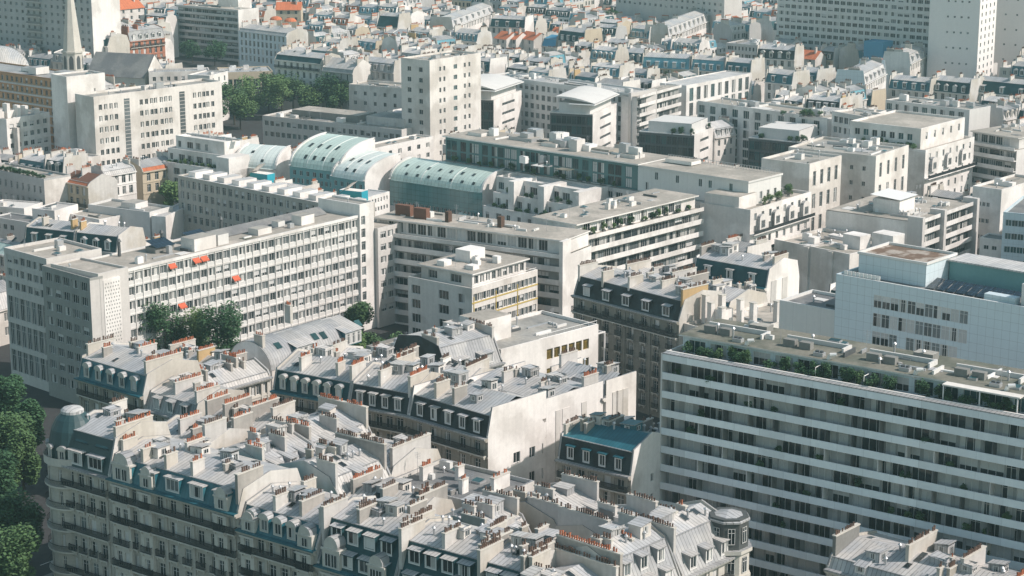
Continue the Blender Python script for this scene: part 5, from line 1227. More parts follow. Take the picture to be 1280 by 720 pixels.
b.bx('end_wall', 56.02, -.4, 0, 56.6, 13.9, 31.6, 'render_white'); b.done()
for a4 in ((34,3,38,8,33.4),(46,4,55,8,33),(26,6,32,9,32.4)): b.bx('roof_hut', a4[0],a4[1],31.2,a4[2],a4[3],a4[4],'render_white','zinc_old')
# church
cx, cy = un(92, 92, 23.); S = bpy.data.objects.new('church', None); COL.objects.link(S); S.location = (cx, cy, 0); S.rotation_euler = (0,0,radians(48)); tag(S, 'church with a tall pale stone spire and a plain grey nave roof', 'church')
m = MB(); m.box(-3.4,-3.4,0,3.4,3.4,23,'stone_pale'); m.box(-3.7,-3.7,23,3.7,3.7,23.6,'stone_pale'); put('tower', m.mesh('tower'), S)
m = MB(); m.prism(ngon(0,0,3.5,8,.39), 23.6, 30.4, 'stone_pale'); put('belfry', m.mesh('belfry'), S)
for i in range(8):
    an = 2*pi*(i+.5)/8+.39; q = MB(); q.poly([(-.75,-.02,0),(.75,-.02,0),(.75,-.02,3.6),(.4,-.02,4.4),(0,-.02,4.7),(-.4,-.02,4.4),(-.75,-.02,3.6)],'frame_dark'); put('belfry_opening', q.mesh('belfry_opening'), S, (3.25*cos(an),3.25*sin(an),24.8), an+pi/2)
m = MB(); rg = ngon(0,0,3.9,8,.39); m.prism(rg,30.4,31.,'stone_pale',None,True)
rg = ngon(0,0,3.3,8,.39)
for i in range(8):
    p, q = rg[i], rg[(i+1) % 8]; m.poly([(p[0],p[1],31),(q[0],q[1],31),(0,0,62)],'stone_pale')
put('spire', m.mesh('spire'), S)
fn = fpx((108,93),(181,97),15.); nv = FR(fn.o, fn.a, fn.L)
def sub(o, name, m, fr_):
    q = put(name, m.mesh(name), o); dx, dy = fr_.o[0]-cx, fr_.o[1]-cy; r = radians(48)
    q.location = (dx*cos(r)+dy*sin(r), -dx*sin(r)+dy*cos(r), 0); q.rotation_euler = (0,0,fr_.a-r); return q
m = MB(); m.box(0,0,0,nv.L,15,15,'stone_pale',skip='t'); m.poly([(nv.L,0,15),(nv.L,15,15),(nv.L,7.5,22.5)],'render_cream'); m.poly([(0,0,15),(0,7.5,22.5),(0,15,15)],'render_cream'); sub(S, 'nave', m, nv)
m = MB(); m.extrude_x([(-.5,14.7),(7.5,22.7),(15.5,14.7)], -.2, nv.L-.02, 'bitumen'); sub(S, 'nave_roof', m, nv)
FOOT.append(['church', [nv.l2w(-24,0),nv.l2w(nv.L,0),nv.l2w(nv.L,15),nv.l2w(-24,15)], 23.])
dx, dy = un(-2, 88, 14.); o = bpy.data.objects.new('domed_hall', None); COL.objects.link(o); o.location = (dx,dy,0); tag(o, 'hall under a large grey ribbed dome at the picture edge, left of the spire', 'hall')
m = MB(); m.cyl(0,0,0,14,11.5,11.5,24,'stone_pale'); put('wall', m.mesh('wall'), o); m = MB()
for k in range(7):
    a0, a1 = pi/2*k/7, pi/2*(k+1)/7; m.cyl(0,0,14+9.5*sin(a0),14+9.5*sin(a1),11.8*cos(a0),max(.02,11.8*cos(a1)),24,'zinc')
put('dome', m.mesh('dome'), o); FOOT.append(['dome', [(dx-12,dy-12),(dx+12,dy-12),(dx+12,dy+12),(dx-12,dy+12)], 22.])
# stepped white house and low roofs at the left edge
fa = fpx((8,152),(62,143),22.); b = block('stepped_house', 'white stepped block with chimney fins at the left edge, under the brown slab', fa, 22., 12, {'F': grid(fa.L,21.5,6,2.9,6,1.6,1.5,kinds='mod')}, 'render_white', 'gravel', .7, kit=3, cat='apartment block', done=False)
for x, z in ((1,25.),(4,26.5),(8,25.5),(11,25.)): b.bx('chimney', x, 4, 22, x+1.2, 6, z, 'render_white')
b.bx('fin', 2.2, -2, 0, 3., .0, 20, 'render_cream'); b.bx('attic', 2, 5, 22, 9, 11, 24.2, 'render_white', 'gravel'); b.done()
fa = fdir((55,226),14.,U,30,30); block('planter_house', 'grey house with tall slot windows and a long rooftop planter', fa, 14., 9, {'F': [(z,z+2.,cols(.5,29.5,11,.9,'dark')) for z in (10.2,6.4)]}, 'render_grey', 'gravel', .5, kit=6, cat='house', sides={'R': 'render_cream'})
R = random.Random(41)
for i in range(16):
    X, Y = fa.l2w(6+i*1.5, .8); shrub(X, Y, 14, .7, R.uniform(1.1,2.), 'clipped shrub in the long rooftop planter of the grey house', 'shrubs in the long rooftop planter', 'leaf_c', seed=i)
fa = fpx((75,226),(110,233),12.5); haus('house', 'tan house with a rusty brown roof beside the rooftop planter', fa, 10, 12.5, floors=3, wall='render_tan', mans='tile', top='brick_brown', mh=.7, inset=.8, rise=1.8, dorm=0, zmin=3, balc=(1,), lod=1, cat='house', chim=[(.4,2,5,17),(6,3,6,17)])
haus('house', 'white house with stepped parapets, behind the rusty brown roof', fdir((130,220),14.,V,11), 9, 14., floors=3, wall='render_white', mans='zinc', top='zinc_pale', mh=1., inset=.8, rise=1., dorm=0, zmin=5, balc=(), cat='house', side='render_white')
haus('house', 'ochre-gabled house behind the round green trees', fdir((178,215),13.,V,13), 11, 13., floors=3, wall='render_tan', mans='tile', top='zinc_old', mh=1., inset=.8, rise=1.4, dorm=0, zmin=5, balc=(), cat='house', side='render_tan')
fa = fpx((110,258),(187,268),9.); b = block('workshop', 'low flat workshop with a shaded blue-grey wall, below the round green trees', fa, 9., 9.5, {'F': [(3,5,cols(2,fa.L-2,5,1.2,'dark'))]}, 'concrete_pale', 'gravel_grey', .6, kit=5, cat='workshop', done=True); b.bx('roof_hut', 9,3,9,14,8,10.6,'render_white','gravel_grey')
fa = fpx((207,274),(244,256),8.); block('garage', 'small white building with a slanting wall top, by the poplars', fa, 8.4, 4, {}, 'render_white', 'zinc', .3, kit=2, cat='garage')
for i, (A_, B_, h_, D_, lb, wm, rm_) in enumerate([((-20,258),(30,262),8.,9,'low shed with a white canopy roof at the left edge','render_white','concrete_pale'),((40,262),(68,265),9.5,10,'small pale box house with a blue-shaded side, by the white canopy','render_white','zinc'),((-10,272),(96,290),7.,6.5,'long low shed under a plain grey roof','concrete_pale','bitumen'),((84,268),(124,276),7.5,9,'low white shed with long roof ducts','render_white','gravel')]):
    block('shed', lb, fpx(A_,B_,h_), h_, D_, {'F': [(h_-2.6,h_-1.2,cols(1,9,3,1.4,'dark'))]}, wm, rm_, .35, kit=6, cat='shed')
haus('apartment_house', 'teal mansard house with a pale triple dormer, behind the shaded slab end', fpx((30,303),(92,310),18.), 11, 18., floors=5, wall='render_grey', mans='slate_teal', top='zinc', mh=3.4, inset=.9, rise=1.2, dorm=3, zmin=8, balc=(0,), dstyle='slope', chim=[(4,2,4,24),(12,2,4,24.6,'render_ochre')])
haus('apartment_house', 'teal mansard house with peaked dormers, at the back of the slab', fpx((93,310),(146,316),18.), 11, 18., floors=5, wall='render_grey', mans='slate_teal', top='zinc', mh=3.4, inset=.9, rise=1.2, dorm=3, zmin=8, balc=(0,), dstyle='gable', chim=[(.4,2,4,24,'render_ochre')])
haus('apartment_house', 'low house with a teal-striped roof slope at the left edge, behind the shaded office', fdir((36,326),15.,U,26,26), 6.5, 15., floors=4, wall='render_cream', mans='green_roof', top='zinc_old', mh=2.0, inset=2.4, rise=.6, dorm=0, zmin=8, balc=())
# cream flats, low modern block and offices in the middle distance
fa = fpx((436,107),(514,113),17.); block('cream_block', 'low cream block with a glazed stair strip beside the tall cream tower', fa, 17., 12, {'F': grid(fa.L,16.4,4,3.4,6,1.2,1.4,kinds='dark')}, 'render_cream', 'gravel', .6, kit=8, cat='apartment block', sides={'F': 'render_cream'})
fa = fpx((537,78),(601,68),34.); L = fa.L; block('cream_tower', 'tall cream tower with pairs of small windows either side of a stair strip', fa, 34., 12, {'F': [(34-3.4-3.4*k, 34-1.9-3.4*k, [(L*.18,L*.18+1.,'plain','frame'),(L*.26,L*.26+1.,'plain','frame'),(L*.46,L*.46+1.8,'teal','frame'),(L*.66,L*.66+1.,'plain','frame'),(L*.75,L*.75+1.,'plain','frame')]) for k in range(9)], 'L': [(34-3.4-3.4*k, 34-1.9-3.4*k, [(2.6,4.2,'plain','frame'),(7.4,9.,'plain','frame')]) for k in range(9)]}, 'render_cream', 'gravel', .6, kit=5, cat='apartment block')
fa = fpx((328,146),(502,164),12.); b = block('low_office', 'long low modern office with dark window strips and flat tan roofs', fa, 12., 17, {'F': [(z,z+1.7,cols(.5,fa.L-.5,24,1.7,'plain plain mix blind teal')) for z in (9.2,5.6)]}, 'concrete', 'gravel', .5, kit=10, cat='office building')
b.bx('attic', 8, 6, 12, fa.L*.62, 15, 14.4, 'concrete_dark', 'gravel'); b.bx('attic', fa.L*.68, 6, 12, fa.L-3, 16, 14.8, 'concrete', 'gravel_grey')
fa = fpx((456,190),(542,172),11.); block('low_office', 'low white wing with square windows, in front of the flat tan roofs', fa, 11., 7, {'F': grid(fa.L,10.6,3,3.2,7,1.6,1.5,kinds='off')}, 'render_white', 'gravel', .5, kit=3, cat='office building')
def glassy(label, A_, C_, B_, h_, seed):
    f = fpx(C_, B_, h_); p = f.loc(*A_, h_); D_ = max(10, p[1])
    b = Bld('glass_office', label, 'office building', f, D_); L = f.L
    shell(b, h_, {'F': [(z,z+1.,[(L*.3,L*.75,'plain','frame')]) for z in (h_-2.8,h_-6,h_-9.2,h_-12.4)], 'L': [(z,z+2.6,cols(.3,D_-.3,int(D_/1.7),1.55,'teal plain plain','frame_dark')) for z in (h_-3.3,h_-6.5,h_-9.7,h_-12.9)]}, 'render_white', 'concrete_pale', .3, sides={'L': 'frame_dark'})
    m = MB(); pent = seed > 2
    shell(b, h_+3.4, {}, 'concrete_pale', 'concrete_pale', 0, x0=1.5, y0=1.5, L=L-3, D=D_-4, z0=h_)
    if pent:
        b.done(); q = random.Random(seed)
        for i in range(10):
            X_, Y_ = f.l2w(q.uniform(.4,L-.5), q.choice([.7,D_-1.6,D_-2.4])) if i % 2 else f.l2w(.7, q.uniform(.6,D_-1))
            shrub(X_, Y_, h_, q.uniform(.7,1.2), q.uniform(1.2,2.2), 'shrub on the roof edge of the '+('third' if seed == 3 else 'fourth')+' dark glass office', 'roof edge shrubs, glass office '+('three' if seed == 3 else 'four'), q.choice(['leaf_a','leaf_c','leaf_c']), seed=i)
        return b
    n = 8; prof = [(-.6+(D_-1)*i/n, h_+3.6+1.9*sin(pi*.62*i/n)) for i in range(n+1)]; m.extrude_x(prof, .2, L-.2, 'concrete_pale', 'concrete_pale'); b.part('vault_roof', m)
    m = MB(); m.box(-.8,-.8,h_+3.1,L+.4,D_*.55,h_+3.35,'white_metal'); b.part('canopy', m); b.done(); return b
glassy('dark glass office with a white vaulted roof, beside the tall cream tower', (574,119), (617,126), (652,114), 17.5, 1)
glassy('dark glass office with a white vaulted roof, second of the pair, before the long terrace', (697,137), (741,144), (771,130), 17.5, 2)
glassy('dark glass office with roof plants, third along from the tall cream tower', (806,162), (868,170), (892,160), 15.5, 3)
glassy('dark glass office with a small white penthouse, behind the teal shaded court', (938,172), (1002,179), (1030,169), 15.5, 4)
fa = fpx((612,95),(788,119),20.4); b = block('office_slab', 'long shaded office slab with square windows behind the vaulted glass pair', fa, 20.4, 12, {'F': grid(fa.L,19.8,7,3.2,24,1.7,1.9,kinds='off')}, 'panel_white', 'zinc', .5, kit=10, cat='office building')
b.bx('fin', fa.L+.02, -1, 0, fa.L+1.2, 12, 21.4, 'concrete')
fa = fpx((800,122),(852,108),20.); b = ribbon('balcony_block', 'white end block with stacked balconies, closing the long shaded office slab', fa, 20., 7, 7, 3.1, 0, seed=7, kinds='off'); b.done()
fa = fpx((872,128),(1034,150),20.5); block('teal_flats', 'teal-shaded flats around a court with plants on their terraces', fa, 20.5, 12, {'F': grid(fa.L,20.1,6,3.1,22,2.3,2.5,sill=.35,kinds='teal plain plain teal mix')}, 'render_white', 'gravel', .6, kit=8, cat='apartment block')
fa = fpx((1040,141),(1096,151),23.); block('teal_flats', 'pale flats with terrace windows, behind the teal-shaded court corner', fa, 23., 9, {'F': grid(fa.L,22.5,6,3.1,8,1.6,1.9,kinds='off')}, 'render_white', 'gravel', .6, kit=5, cat='apartment block')
fa = fpx((1207,178),(1268,188),20.); b = ribbon('balcony_block', 'white block with window bands and a teal glass attic near the right edge', fa, 20., 20, 6, 3., 3., seed=17); b.done()
fa = fpx((800,119),(945,96),22.); b = Bld('striped_block', 'white block striped with dark upright window bays and a flat roof', 'apartment block', fpx((858,108),(940,92),19.5), 11)
L = b.L; shell(b, 19.5, {'F': [(z,z+4.6,cols(1,L-1,9,2.4,'plain teal plain curt')) for z in (14.,8.8)]}, 'render_white', 'zinc_pale', .3); b.done()
fa = fpx((1107,126),(1212,139),21.); block('glazed_attic_block', 'wide block with a glazed top floor beneath the far zinc roofs', fa, 21., 12, {'F': grid(fa.L,20.6,4,3.2,18,2.,2.1,kinds='teal plain mix')}, 'concrete_pale', 'gravel_grey', .4, kit=6, cat='apartment block')
# ---------------------------------------------------------------- far slabs and towers
fa = fdir((1162,58),20.,U,72,72); b = block('distant_slab', 'huge distant slab of grey flats gridded with balconies, at the top edge', fa, 48., 14, {'F': grid(fa.L,47,15,2.85,24,2.3,1.6,kinds='off',zmin=12)}, 'concrete_pale', 'gravel', .6, kit=0, cat='apartment block')
fz = fpx((770,8),(905,22),20.); block('distant_slab', 'plain beige slab along the very top, left of the huge gridded one', fz, 34., 12, {'F': grid(fz.L,33,4,3.,20,1.4,1.3,kinds='off')}, 'concrete', 'gravel', .5, kit=0, cat='apartment block')
fa = fpx((1222,66),(1243,59),20.); block('white_tower', 'tall white tower with a windowed edge face and rows of dots on its flank', fa, 52., 20, {'F': grid(fa.L,50,16,2.9,4,1.4,1.6,kinds='dark',zmin=3), 'L': grid(20,50,8,6.,4,.8,.8,m0=6,m1=3,kinds='dark',zmin=3)}, 'tower_white', 'gravel', .6, kit=0, cat='tower block')
fa = fpx((1300,56),(1320,49),20.); block('white_tower', 'pale tower cut by the right edge, beyond the tall dotted one', fa, 50., 27, {'L': grid(27,48,8,6.,3,.8,.8,m0=10,m1=3,kinds='dark',zmin=3)}, 'tower_white', 'gravel', .6, kit=0, cat='tower block')
fa = fpx((-10,46),(117,59),20.); b = block('tower_block', 'grey housing block with square windows and dark balcony stacks, behind the spire', fa, 40., 15, {'F': grid(fa.L,39,12,3.,17,1.3,1.4,kinds='dark',zmin=6)}, 'render_grey', 'gravel', .6, kit=0, cat='apartment block', sides={'R': 'render_white'}, done=False)
for x0, x1 in ((fa.L*.38,fa.L*.52),(fa.L*.75,fa.L*.82)):
    for k in range(11): m = MB(); m.box(x0,-1.2,39-3*k-3,x1,-.02,39-3*k-2.8,'concrete_pale'); m.box(x0,-1.2,39-3*k-2.8,x1,-1.1,39-3*k-1.9,'concrete_dark'); b.part('balcony', m)
b.done()
fa = fpx((223,70),(299,78),0.); b = ribbon('balcony_block', 'shaded slab with long dark balconies beyond the church roof', fa, 23., 13, 8, 2.8, 0, wall='concrete', seed=13); b.bx('end_wall', fa.L+.02, -.2, 0, fa.L+.6, 13, 23.6, 'render_white'); b.done()
fa = fpx((299,45),(331,37),0.); block('white_tower', 'bare white wall rising beside the dark-balconied slab', FR(un(300,72,0), fa.a, 14), 32., 10, {}, 'render_white', 'gravel', .5, kit=1, cat='apartment block')
def gable(label, A_, B_, h_, D_, rise, wall, roof, name='house', n=3, cat='house'):
    f = fpx(A_, B_, h_); b = Bld(name, label, cat, f, D_, lod=2); FOOT[-1][2] = h_+rise; m = MB(); facade(b, m, (0,0), 0., f.L, 0, h_, grid(f.L,h_,2,3,n,1.2,1.6,kinds='dark'), wall); facade(b, m, (f.L,D_), pi, f.L, 0, h_, [], wall)
    for x, rv in ((0,True),(f.L,False)): p = [(x,0,0),(x,D_,0),(x,D_,h_),(x,D_/2,h_+rise),(x,0,h_)]; m.poly(p[::-1] if rv else p, wall)
    b.part('wall', m); m = MB(); m.extrude_x([(-.5,h_-.2),(D_/2,h_+rise+.1),(D_+.5,h_-.2)], -.3, f.L+.3, roof); b.part('roof', m); chimney(b, f.L*.8, D_*.3, D_*.3+1.4, h_, h_+rise+1.4); b.done(); return b
gable('cream house with a bright orange tile roof, beside the grey housing block', (148,12),(180,9), 20., 11, 4., 'render_cream', 'orange_tile')
gable('yellow-walled house with a red tile roof at the top, past the bare white wall', (345,12),(376,12), 22., 9, 3., 'render_tan', 'orange_tile')
haus('brick_house', 'salmon brick house with white-framed dormers and white balconies, right of the spire', fpx((162,52),(206,47),20.), 12, 20., floors=5, fh=3., wall='brick', mans='zinc_old', mh=4., inset=1.2, rise=1., dorm=5, dstyle='gable', zmin=6, balc=(0,2), lod=1, ncol=6, side='brick', chim=[(.4,1,5,26.,'brick'),(6,2,5,26,'brick')])
haus('mansard_house', 'dark teal mansard house joined to the salmon brick house', fpx((104,58),(135,61),19.), 12, 20., wall='render_cream', mans='slate_teal', dorm=3, zmin=8, lod=1, balc=())
haus('mansard_house', 'blue-shaded house with scattered square windows, under the orange domed awnings', fpx((298,38),(358,45),20.), 12, 20., wall='panel_blue', mans='zinc', mh=1., inset=.8, dorm=0, zmin=6, lod=1, balc=())
for i, (px, py) in enumerate([(345,24),(363,26)]):
    X, Y = un(px, py, 24.); o = bpy.data.objects.new('awning_dome', None); COL.objects.link(o); o.location = (X,Y,22.); tag(o, ['domed orange awning on the roof terrace, first of two', 'domed orange awning on the roof terrace, nearer the yellow-walled house'][i], 'awning')
    m = MB(); 
    for k in range(4): a0, a1 = pi/2*k/4, pi/2*(k+1)/4; m.cyl(0,0,1.8+1.5*sin(a0),1.8+1.5*sin(a1),2.7*cos(a0),max(.02,2.7*cos(a1)),14,'orange_tile')
    put('canopy', m.mesh('canopy'), o); m = MB()
    for s in (-1,1): m.tube((s*2.4,0,-2),(s*2.4,0,1.9),.08,.08,'white_metal'); m.tube((0,s*2.4,-2),(0,s*2.4,1.9),.08,.08,'white_metal')
    put('frame', m.mesh('frame'), o)
fa = fpx((343,74),(401,80),19.); haus('apartment_house', 'pale house with a dark teal cornice roof behind the park trees', fa, 12, 19., floors=6, wall='render_white', mans='slate_teal', top='zinc', mh=1.8, inset=1.2, rise=1.4, dorm=0, zmin=3, balc=(0,), lod=1, ncol=7, kinds='off')
fa = fpx((402,88),(441,92),17.); haus('apartment_house', 'grey stone house with a cream gable end, next to the dark teal cornice roof', fa, 12, 17., floors=5, wall='render_grey', mans='zinc_old', top='zinc', mh=1.2, inset=.6, rise=3.2, dorm=0, zmin=3, balc=(), lod=1, ncol=4, side='render_cream', kinds='off')
fa = fpx((276,92),(341,90),11.); b = block('pavilion', 'low pavilion with dark glass bays between pale stone piers, behind the park trees', fa, 11., 16, {'F': [(2.,8.6,cols(1,fa.L-1,5,3.2,'plain'))]}, 'render_tan', 'zinc', .4, kit=1, cat='pavilion')
fa = fpx((186,92),(262,90),17.); block('white_house', 'low cream house with small roof plants and a teal edge, behind the broad cream slab', fa, 17., 10, {'F': grid(fa.L,16.4,3,3.2,8,1.2,1.6,kinds='off')}, 'render_cream', 'zinc_old', .5, kit=6, cat='house')
fa = fpx((262,96),(285,90),17.5); block('white_house', 'narrow white house with tall dark windows, at the park end of the cream slab', fa, 17.5, 9, {'F': grid(fa.L,17,4,3.2,3,1.1,1.9,kinds='dark')}, 'render_white', 'zinc', .4, kit=2, cat='house')
# coloured far houses one can point at
def far(label, A_, B_, h_, D_=11., **k):
    o = dict(lod=2, zmin=h_-6, balc=(), kit=0, gpar='flat3', wall='render_cream', cat='apartment house'); o.update(k)
    return haus('mansard_house', label, fpx(A_, B_, h_), D_, h_, **o)
far('mansard house with five white dormers in a row, behind the low cream block', (446,86),(492,91), 17., mans='zinc_old', dorm=5, dstyle='box', wall='render_grey')
far('dark mansard house with two window bays and a blank beige flank, mid-distance', (697,50),(730,54), 18., mans='slate_teal', dorm=4, wall='render_grey', side='render_tan', mh=4.)
far('bright blue mansard house left of the white sunlit terrace', (787,46),(811,48.5), 17., mans='zinc_blue', dorm=4, mh=3.6)
far('white sunlit terrace of dormers climbing away from the bright blue mansard', (836,46),(888,25), 18., mans='zinc_pale', wall='render_white', dorm=9, dstyle='arch', mh=3.4)
far('long blue mansard house, first of three above a dark hedge', (802,84),(862,87), 17., mans='zinc_blue', dorm=5, mh=3.8, wall='render_tan')
far('long blue mansard house, second of three above a dark hedge', (863,87),(905,90), 17., mans='zinc_blue', dorm=4, mh=3.8)
far('long blue mansard house, third of three above a dark hedge', (905,90),(938,93), 17., mans='zinc_teal', dorm=3, mh=3.8)
far('dark mansard house with four arched dormers beneath the white end wall', (945,72),(993,75), 17., mans='slate', dorm=4, dstyle='arch', mh=3.4)
far('blue-flanked house whose white dormered face catches the sun', (1081,106),(1108,92), 16., mans='zinc_pale', wall='render_white', dorm=5, mh=3.6, side='panel_blue')
far('white-gabled house with a sunlit cream face before the dotted tower', (1138,80),(1158,70), 17., wall='render_cream', side='render_white', mans='zinc', dorm=3)
far('long low house with a deep dark teal roof at the right edge', (1213,114),(1290,122), 16., mans='slate_teal', dorm=3, mh=3.8, inset=2.4, wall='render_white')
far('teal mansard house with tall white dormers before the white roof gardens', (1163,113),(1212,118), 16., mans='slate_teal', dorm=4, dstyle='gable', mh=3.6)
far('pale mansard house with a dark glazed end, near the pink awning', (1110,110),(1162,115), 16., mans='zinc_teal', dorm=4, mh=3.)
far('white-faced house with scattered windows and teal dormers by the striped block', (956,102),(990,106), 17., wall='render_white', mans='zinc_teal', dorm=2, mh=3., zmin=4)
far('narrow teal mansard house past the white-faced house with scattered windows', (991,100),(1020,104), 16., mans='zinc_teal', dorm=3, mh=3.4)
far('dark double roof house with a white gable, top middle', (612,33),(656,35), 17., mans='slate_teal', dorm=3, mh=3.4, side='render_white')
far('white sunlit row of tall windows climbing at the top middle', (566,34),(617,15), 17., wall='render_white', mans='zinc_pale', dorm=7, mh=3.)
far('mansard house with a big dark windowless roof, top middle left', (470,33),(497,35), 18., mans='slate_teal', dorm=0, mh=4.6, inset=2.4)
far('bright blue-roofed house among orange roofs, top middle', (677,57),(695,59), 15., mans='bright_blue', top='bright_blue', dorm=0, mh=3.)
for i, (a_, b_) in enumerate([((618,47),(633,49)),((636,48),(645,49)),((648,47),(667,50)),((687,42),(698,43))]):
    gable(['low house with an orange roof, first in the orange roofs at the top middle','tiny orange roof between two larger ones at the top middle','wide orange roof, last of the row at the top middle','single orange roof behind the bright blue one'][i], a_, b_, 14., 9, 2.6, 'render_cream', 'orange_tile', n=2)
gable('house with an orange-red roof by the dark mansard and white end wall', (996,72),(1019,74), 14., 9, 2.8, 'render_cream', 'orange_tile', n=2)
fa = fpx((908,48),(983,54),20.); block('grey_workshop', 'long grey shed-roofed building with a strip of glazing and a white end wall', fa, 18., 14, {'F': grid(fa.L,17.6,2,3,16,1.6,1.6,kinds='plain mix')}, 'concrete', 'zinc_old', .3, kit=3, cat='workshop', sides={'R': 'render_white'})
fa = fpx((1208,84),(1247,80),13.); b = block('garden_roof_house', 'low white house with a hedge on its flat roof below the dotted tower', fa, 13., 13, {'F': [(7,11,[(fa.L*.35,fa.L*.6,'plain','frame')])]}, 'render_white', 'moss_roof', .5, kit=1, cat='house')
for i in range(9):
    X, Y = fa.l2w(1.5+i*1.7, 4); shrub(X, Y, 13, 1.1, 1.8, 'shrub in the roof hedge of the low white house', 'shrubs of the white house roof', 'leaf_c', seed=i)
fa = fpx((1080,52),(1104,54),22.); block('blue_block', 'plain bright blue wall block before the huge distant slab', fa, 22., 8, {}, 'bright_blue', 'bright_blue', .3, kit=0, cat='building')
X, Y = un(1106,79,16.); fa = FR((X-3,Y),radians(U),7.); b = Bld('canopy_terrace','pink canopy on a roof terrace beside the white-gabled house','canopy',fa,5,lod=2); m = MB(); m.box(0,0,0,7,5,14,'render_cream','gravel'); b.part('wall', m); m = MB(); m.poly([(0,0,15.6),(7,0,15.6),(7,4,17.6),(0,4,17.6)],'awning_pink'); b.part('awning', m)
# ---------------------------------------------------------------- trees one can tell apart
def trees(lst, group=None):
    for (px, py, H, W, lab, mm) in lst:
        o = tree(px, py, H, W, lab, mm, group=group); FOOT.append(['tree', [(o.location.x-W*.3,o.location.y-W*.3),(o.location.x+W*.3,o.location.y-W*.3),(o.location.x+W*.3,o.location.y+W*.3),(o.location.x-W*.3,o.location.y+W*.3)], H*.9])
trees([(206,420,18,11.5,'dense dark green tree by the slab front, nearest its stair end','leaf_c'),(243,424,17,9.5,'lighter green tree between two darker ones before the slab','leaf_b'),(281,428,19,11,'tall dark tree before the slab, beside the barrel roof','leaf_c'),
 (447,402,11,6.5,'green tree behind the barrel roof, by the low end of the slab','leaf_a'),(434,440,15,9,'bright green courtyard tree beside the barrel roof','leaf_b'),(466,446,13,7,'leafy courtyard tree under the dark slate gable','leaf_a'),(499,448,14,8,'climber-like tree against the dark slate gable','leaf_a')])
trees([(8,553,14,10,'sunlit street tree at the left edge, by the domed corner','leaf_a'),(28,572,12,7,'sunlit street tree closest to the domed corner','leaf_a'),(-8,612,14,11,'dark street tree at the left edge, second along the street','leaf_c'),(24,650,13,9,'dark street tree beside the curved corner bay','leaf_c'),(6,700,13,10,'street tree at the lower left corner with a sunlit top','leaf_a'),(10,500,11,9,'shaded street tree before the glazed office','leaf_c'),(34,528,10,7,'shaded street tree at the foot of the grey block','leaf_c')])  # sunlit and shaded crowns get lighter and darker leaf colours, light put into them
trees([(292,122,16,16,'broad park tree at the end of the cream slab','leaf_a'),(314,114,15,15,'sunlit round park tree behind the low modern office','leaf_b'),(335,110,15,14,'tall park tree in front of the low pavilion','leaf_a'),(352,116,16,14,'bright green park tree beside the low modern office','leaf_b'),(408,112,17,15,'dark round park tree before the grey stone house','leaf_c'),(426,120,14,11,'small park tree nearest the low cream block','leaf_a'),(382,122,13,12,'low park tree behind the flat tan roofs','leaf_b'),
 (268,134,14,12,'low park tree at the foot of the cream slab end','leaf_c'),(300,134,13,12,'park tree in front of the broad one, above the glass roofs','leaf_b'),(366,110,16,13,'tall park tree between the pavilion and the dark cornice roof','leaf_a'),
 (163,232,10,9,'round green tree before the ochre gable','leaf_a'),(185,230,11,10,'larger round green tree before the ochre gable','leaf_c'),(214,246,10,9,'spreading green tree at the end of the stone terrace','leaf_b'),
 (268,62,12,12,'dark tree below the dark-balconied slab','leaf_c'),(240,62,10,11,'smaller dark tree below the dark-balconied slab','leaf_c'),(322,64,15,12,'tall dark tree before the blue-shaded house','leaf_c'),(545,152,8,7,'clump-headed tree beside the low white wing','leaf_b'),(1244,328,7,4,'young tree by the dark brown low block','leaf_b'),(1128,122,7,9,'dark tree among the far roofs by the glazed attic','leaf_c')])
for i, (px, py) in enumerate([(272,248),(286,251),(322,259)]):
    o = tree(px, py, 13, 3., ['slim dark poplar before the stone terrace, nearest the green trees','slim dark poplar before the stone terrace, second','slim dark poplar before the stone terrace, the lone one'][i], 'leaf_c', name='poplar', slim=True, n=900)
R = random.Random(77)
for (px, py, n, h, lab, gp, sx) in [(865,95,12,14.,'shrub in the dark hedge under the blue mansards','shrubs of the dark hedge',24),(1000,145,8,21.,'shrub on the terrace of the teal-shaded flats','shrubs on the teal-shaded flats',12),(770,18,5,24.,'shrub on a far roof terrace at the top middle','shrubs on the far terrace',9)]:
    X, Y = un(px, py, h)
    for i in range(n): shrub(X+R.uniform(-.5,.5)*sx, Y+R.uniform(-2,2), h, R.uniform(.8,1.5), R.uniform(1.4,2.6), lab, gp, R.choice(['leaf_a','leaf_c']), seed=i)

def terrace_plants(fr, x0, x1, y0, y1, z, n, lab, gp, sd):
    R = random.Random(sd)
    for i in range(n):
        X, Y = fr.l2w(x0+(x1-x0)*(i+R.uniform(.2,.8))/n, R.uniform(y0, y1)); shrub(X, Y, z, R.uniform(.6,1.1), R.uniform(1.,2.2), lab, gp, R.choice(['leaf_a','leaf_c','leaf_b']), seed=i+sd)
terrace_plants(TE, 2, TE.L-3, .8, 1.8, 13., 12, 'potted shrub on the lower terrace of the blue-shaded stepped flats', 'shrubs on the blue-shaded stepped flats', 3)
terrace_plants(TE, 3, TE.L-4, 3.2, 4.4, 16.4, 8, 'potted shrub on the upper terrace of the blue-shaded stepped flats', 'shrubs on the upper stepped terrace', 5)
terrace_plants(TW, 1, TW.L*.75, .8, 1.7, 14., 9, 'potted shrub on the stepped white flats beside the green vaults', 'shrubs on the stepped white flats', 7)
terrace_plants(RC.fr, 1, RC.L-2, 1.4, 2.1, 20.6, 12, 'potted shrub along the attic terrace of the rounded white block', 'shrubs on the rounded block attic', 9)
terrace_plants(LT, 2, LT.L*.62, -.6, .2, 20.6, 14, 'potted shrub at the foot of the teal glazed attic', 'shrubs below the teal glazed attic', 11)
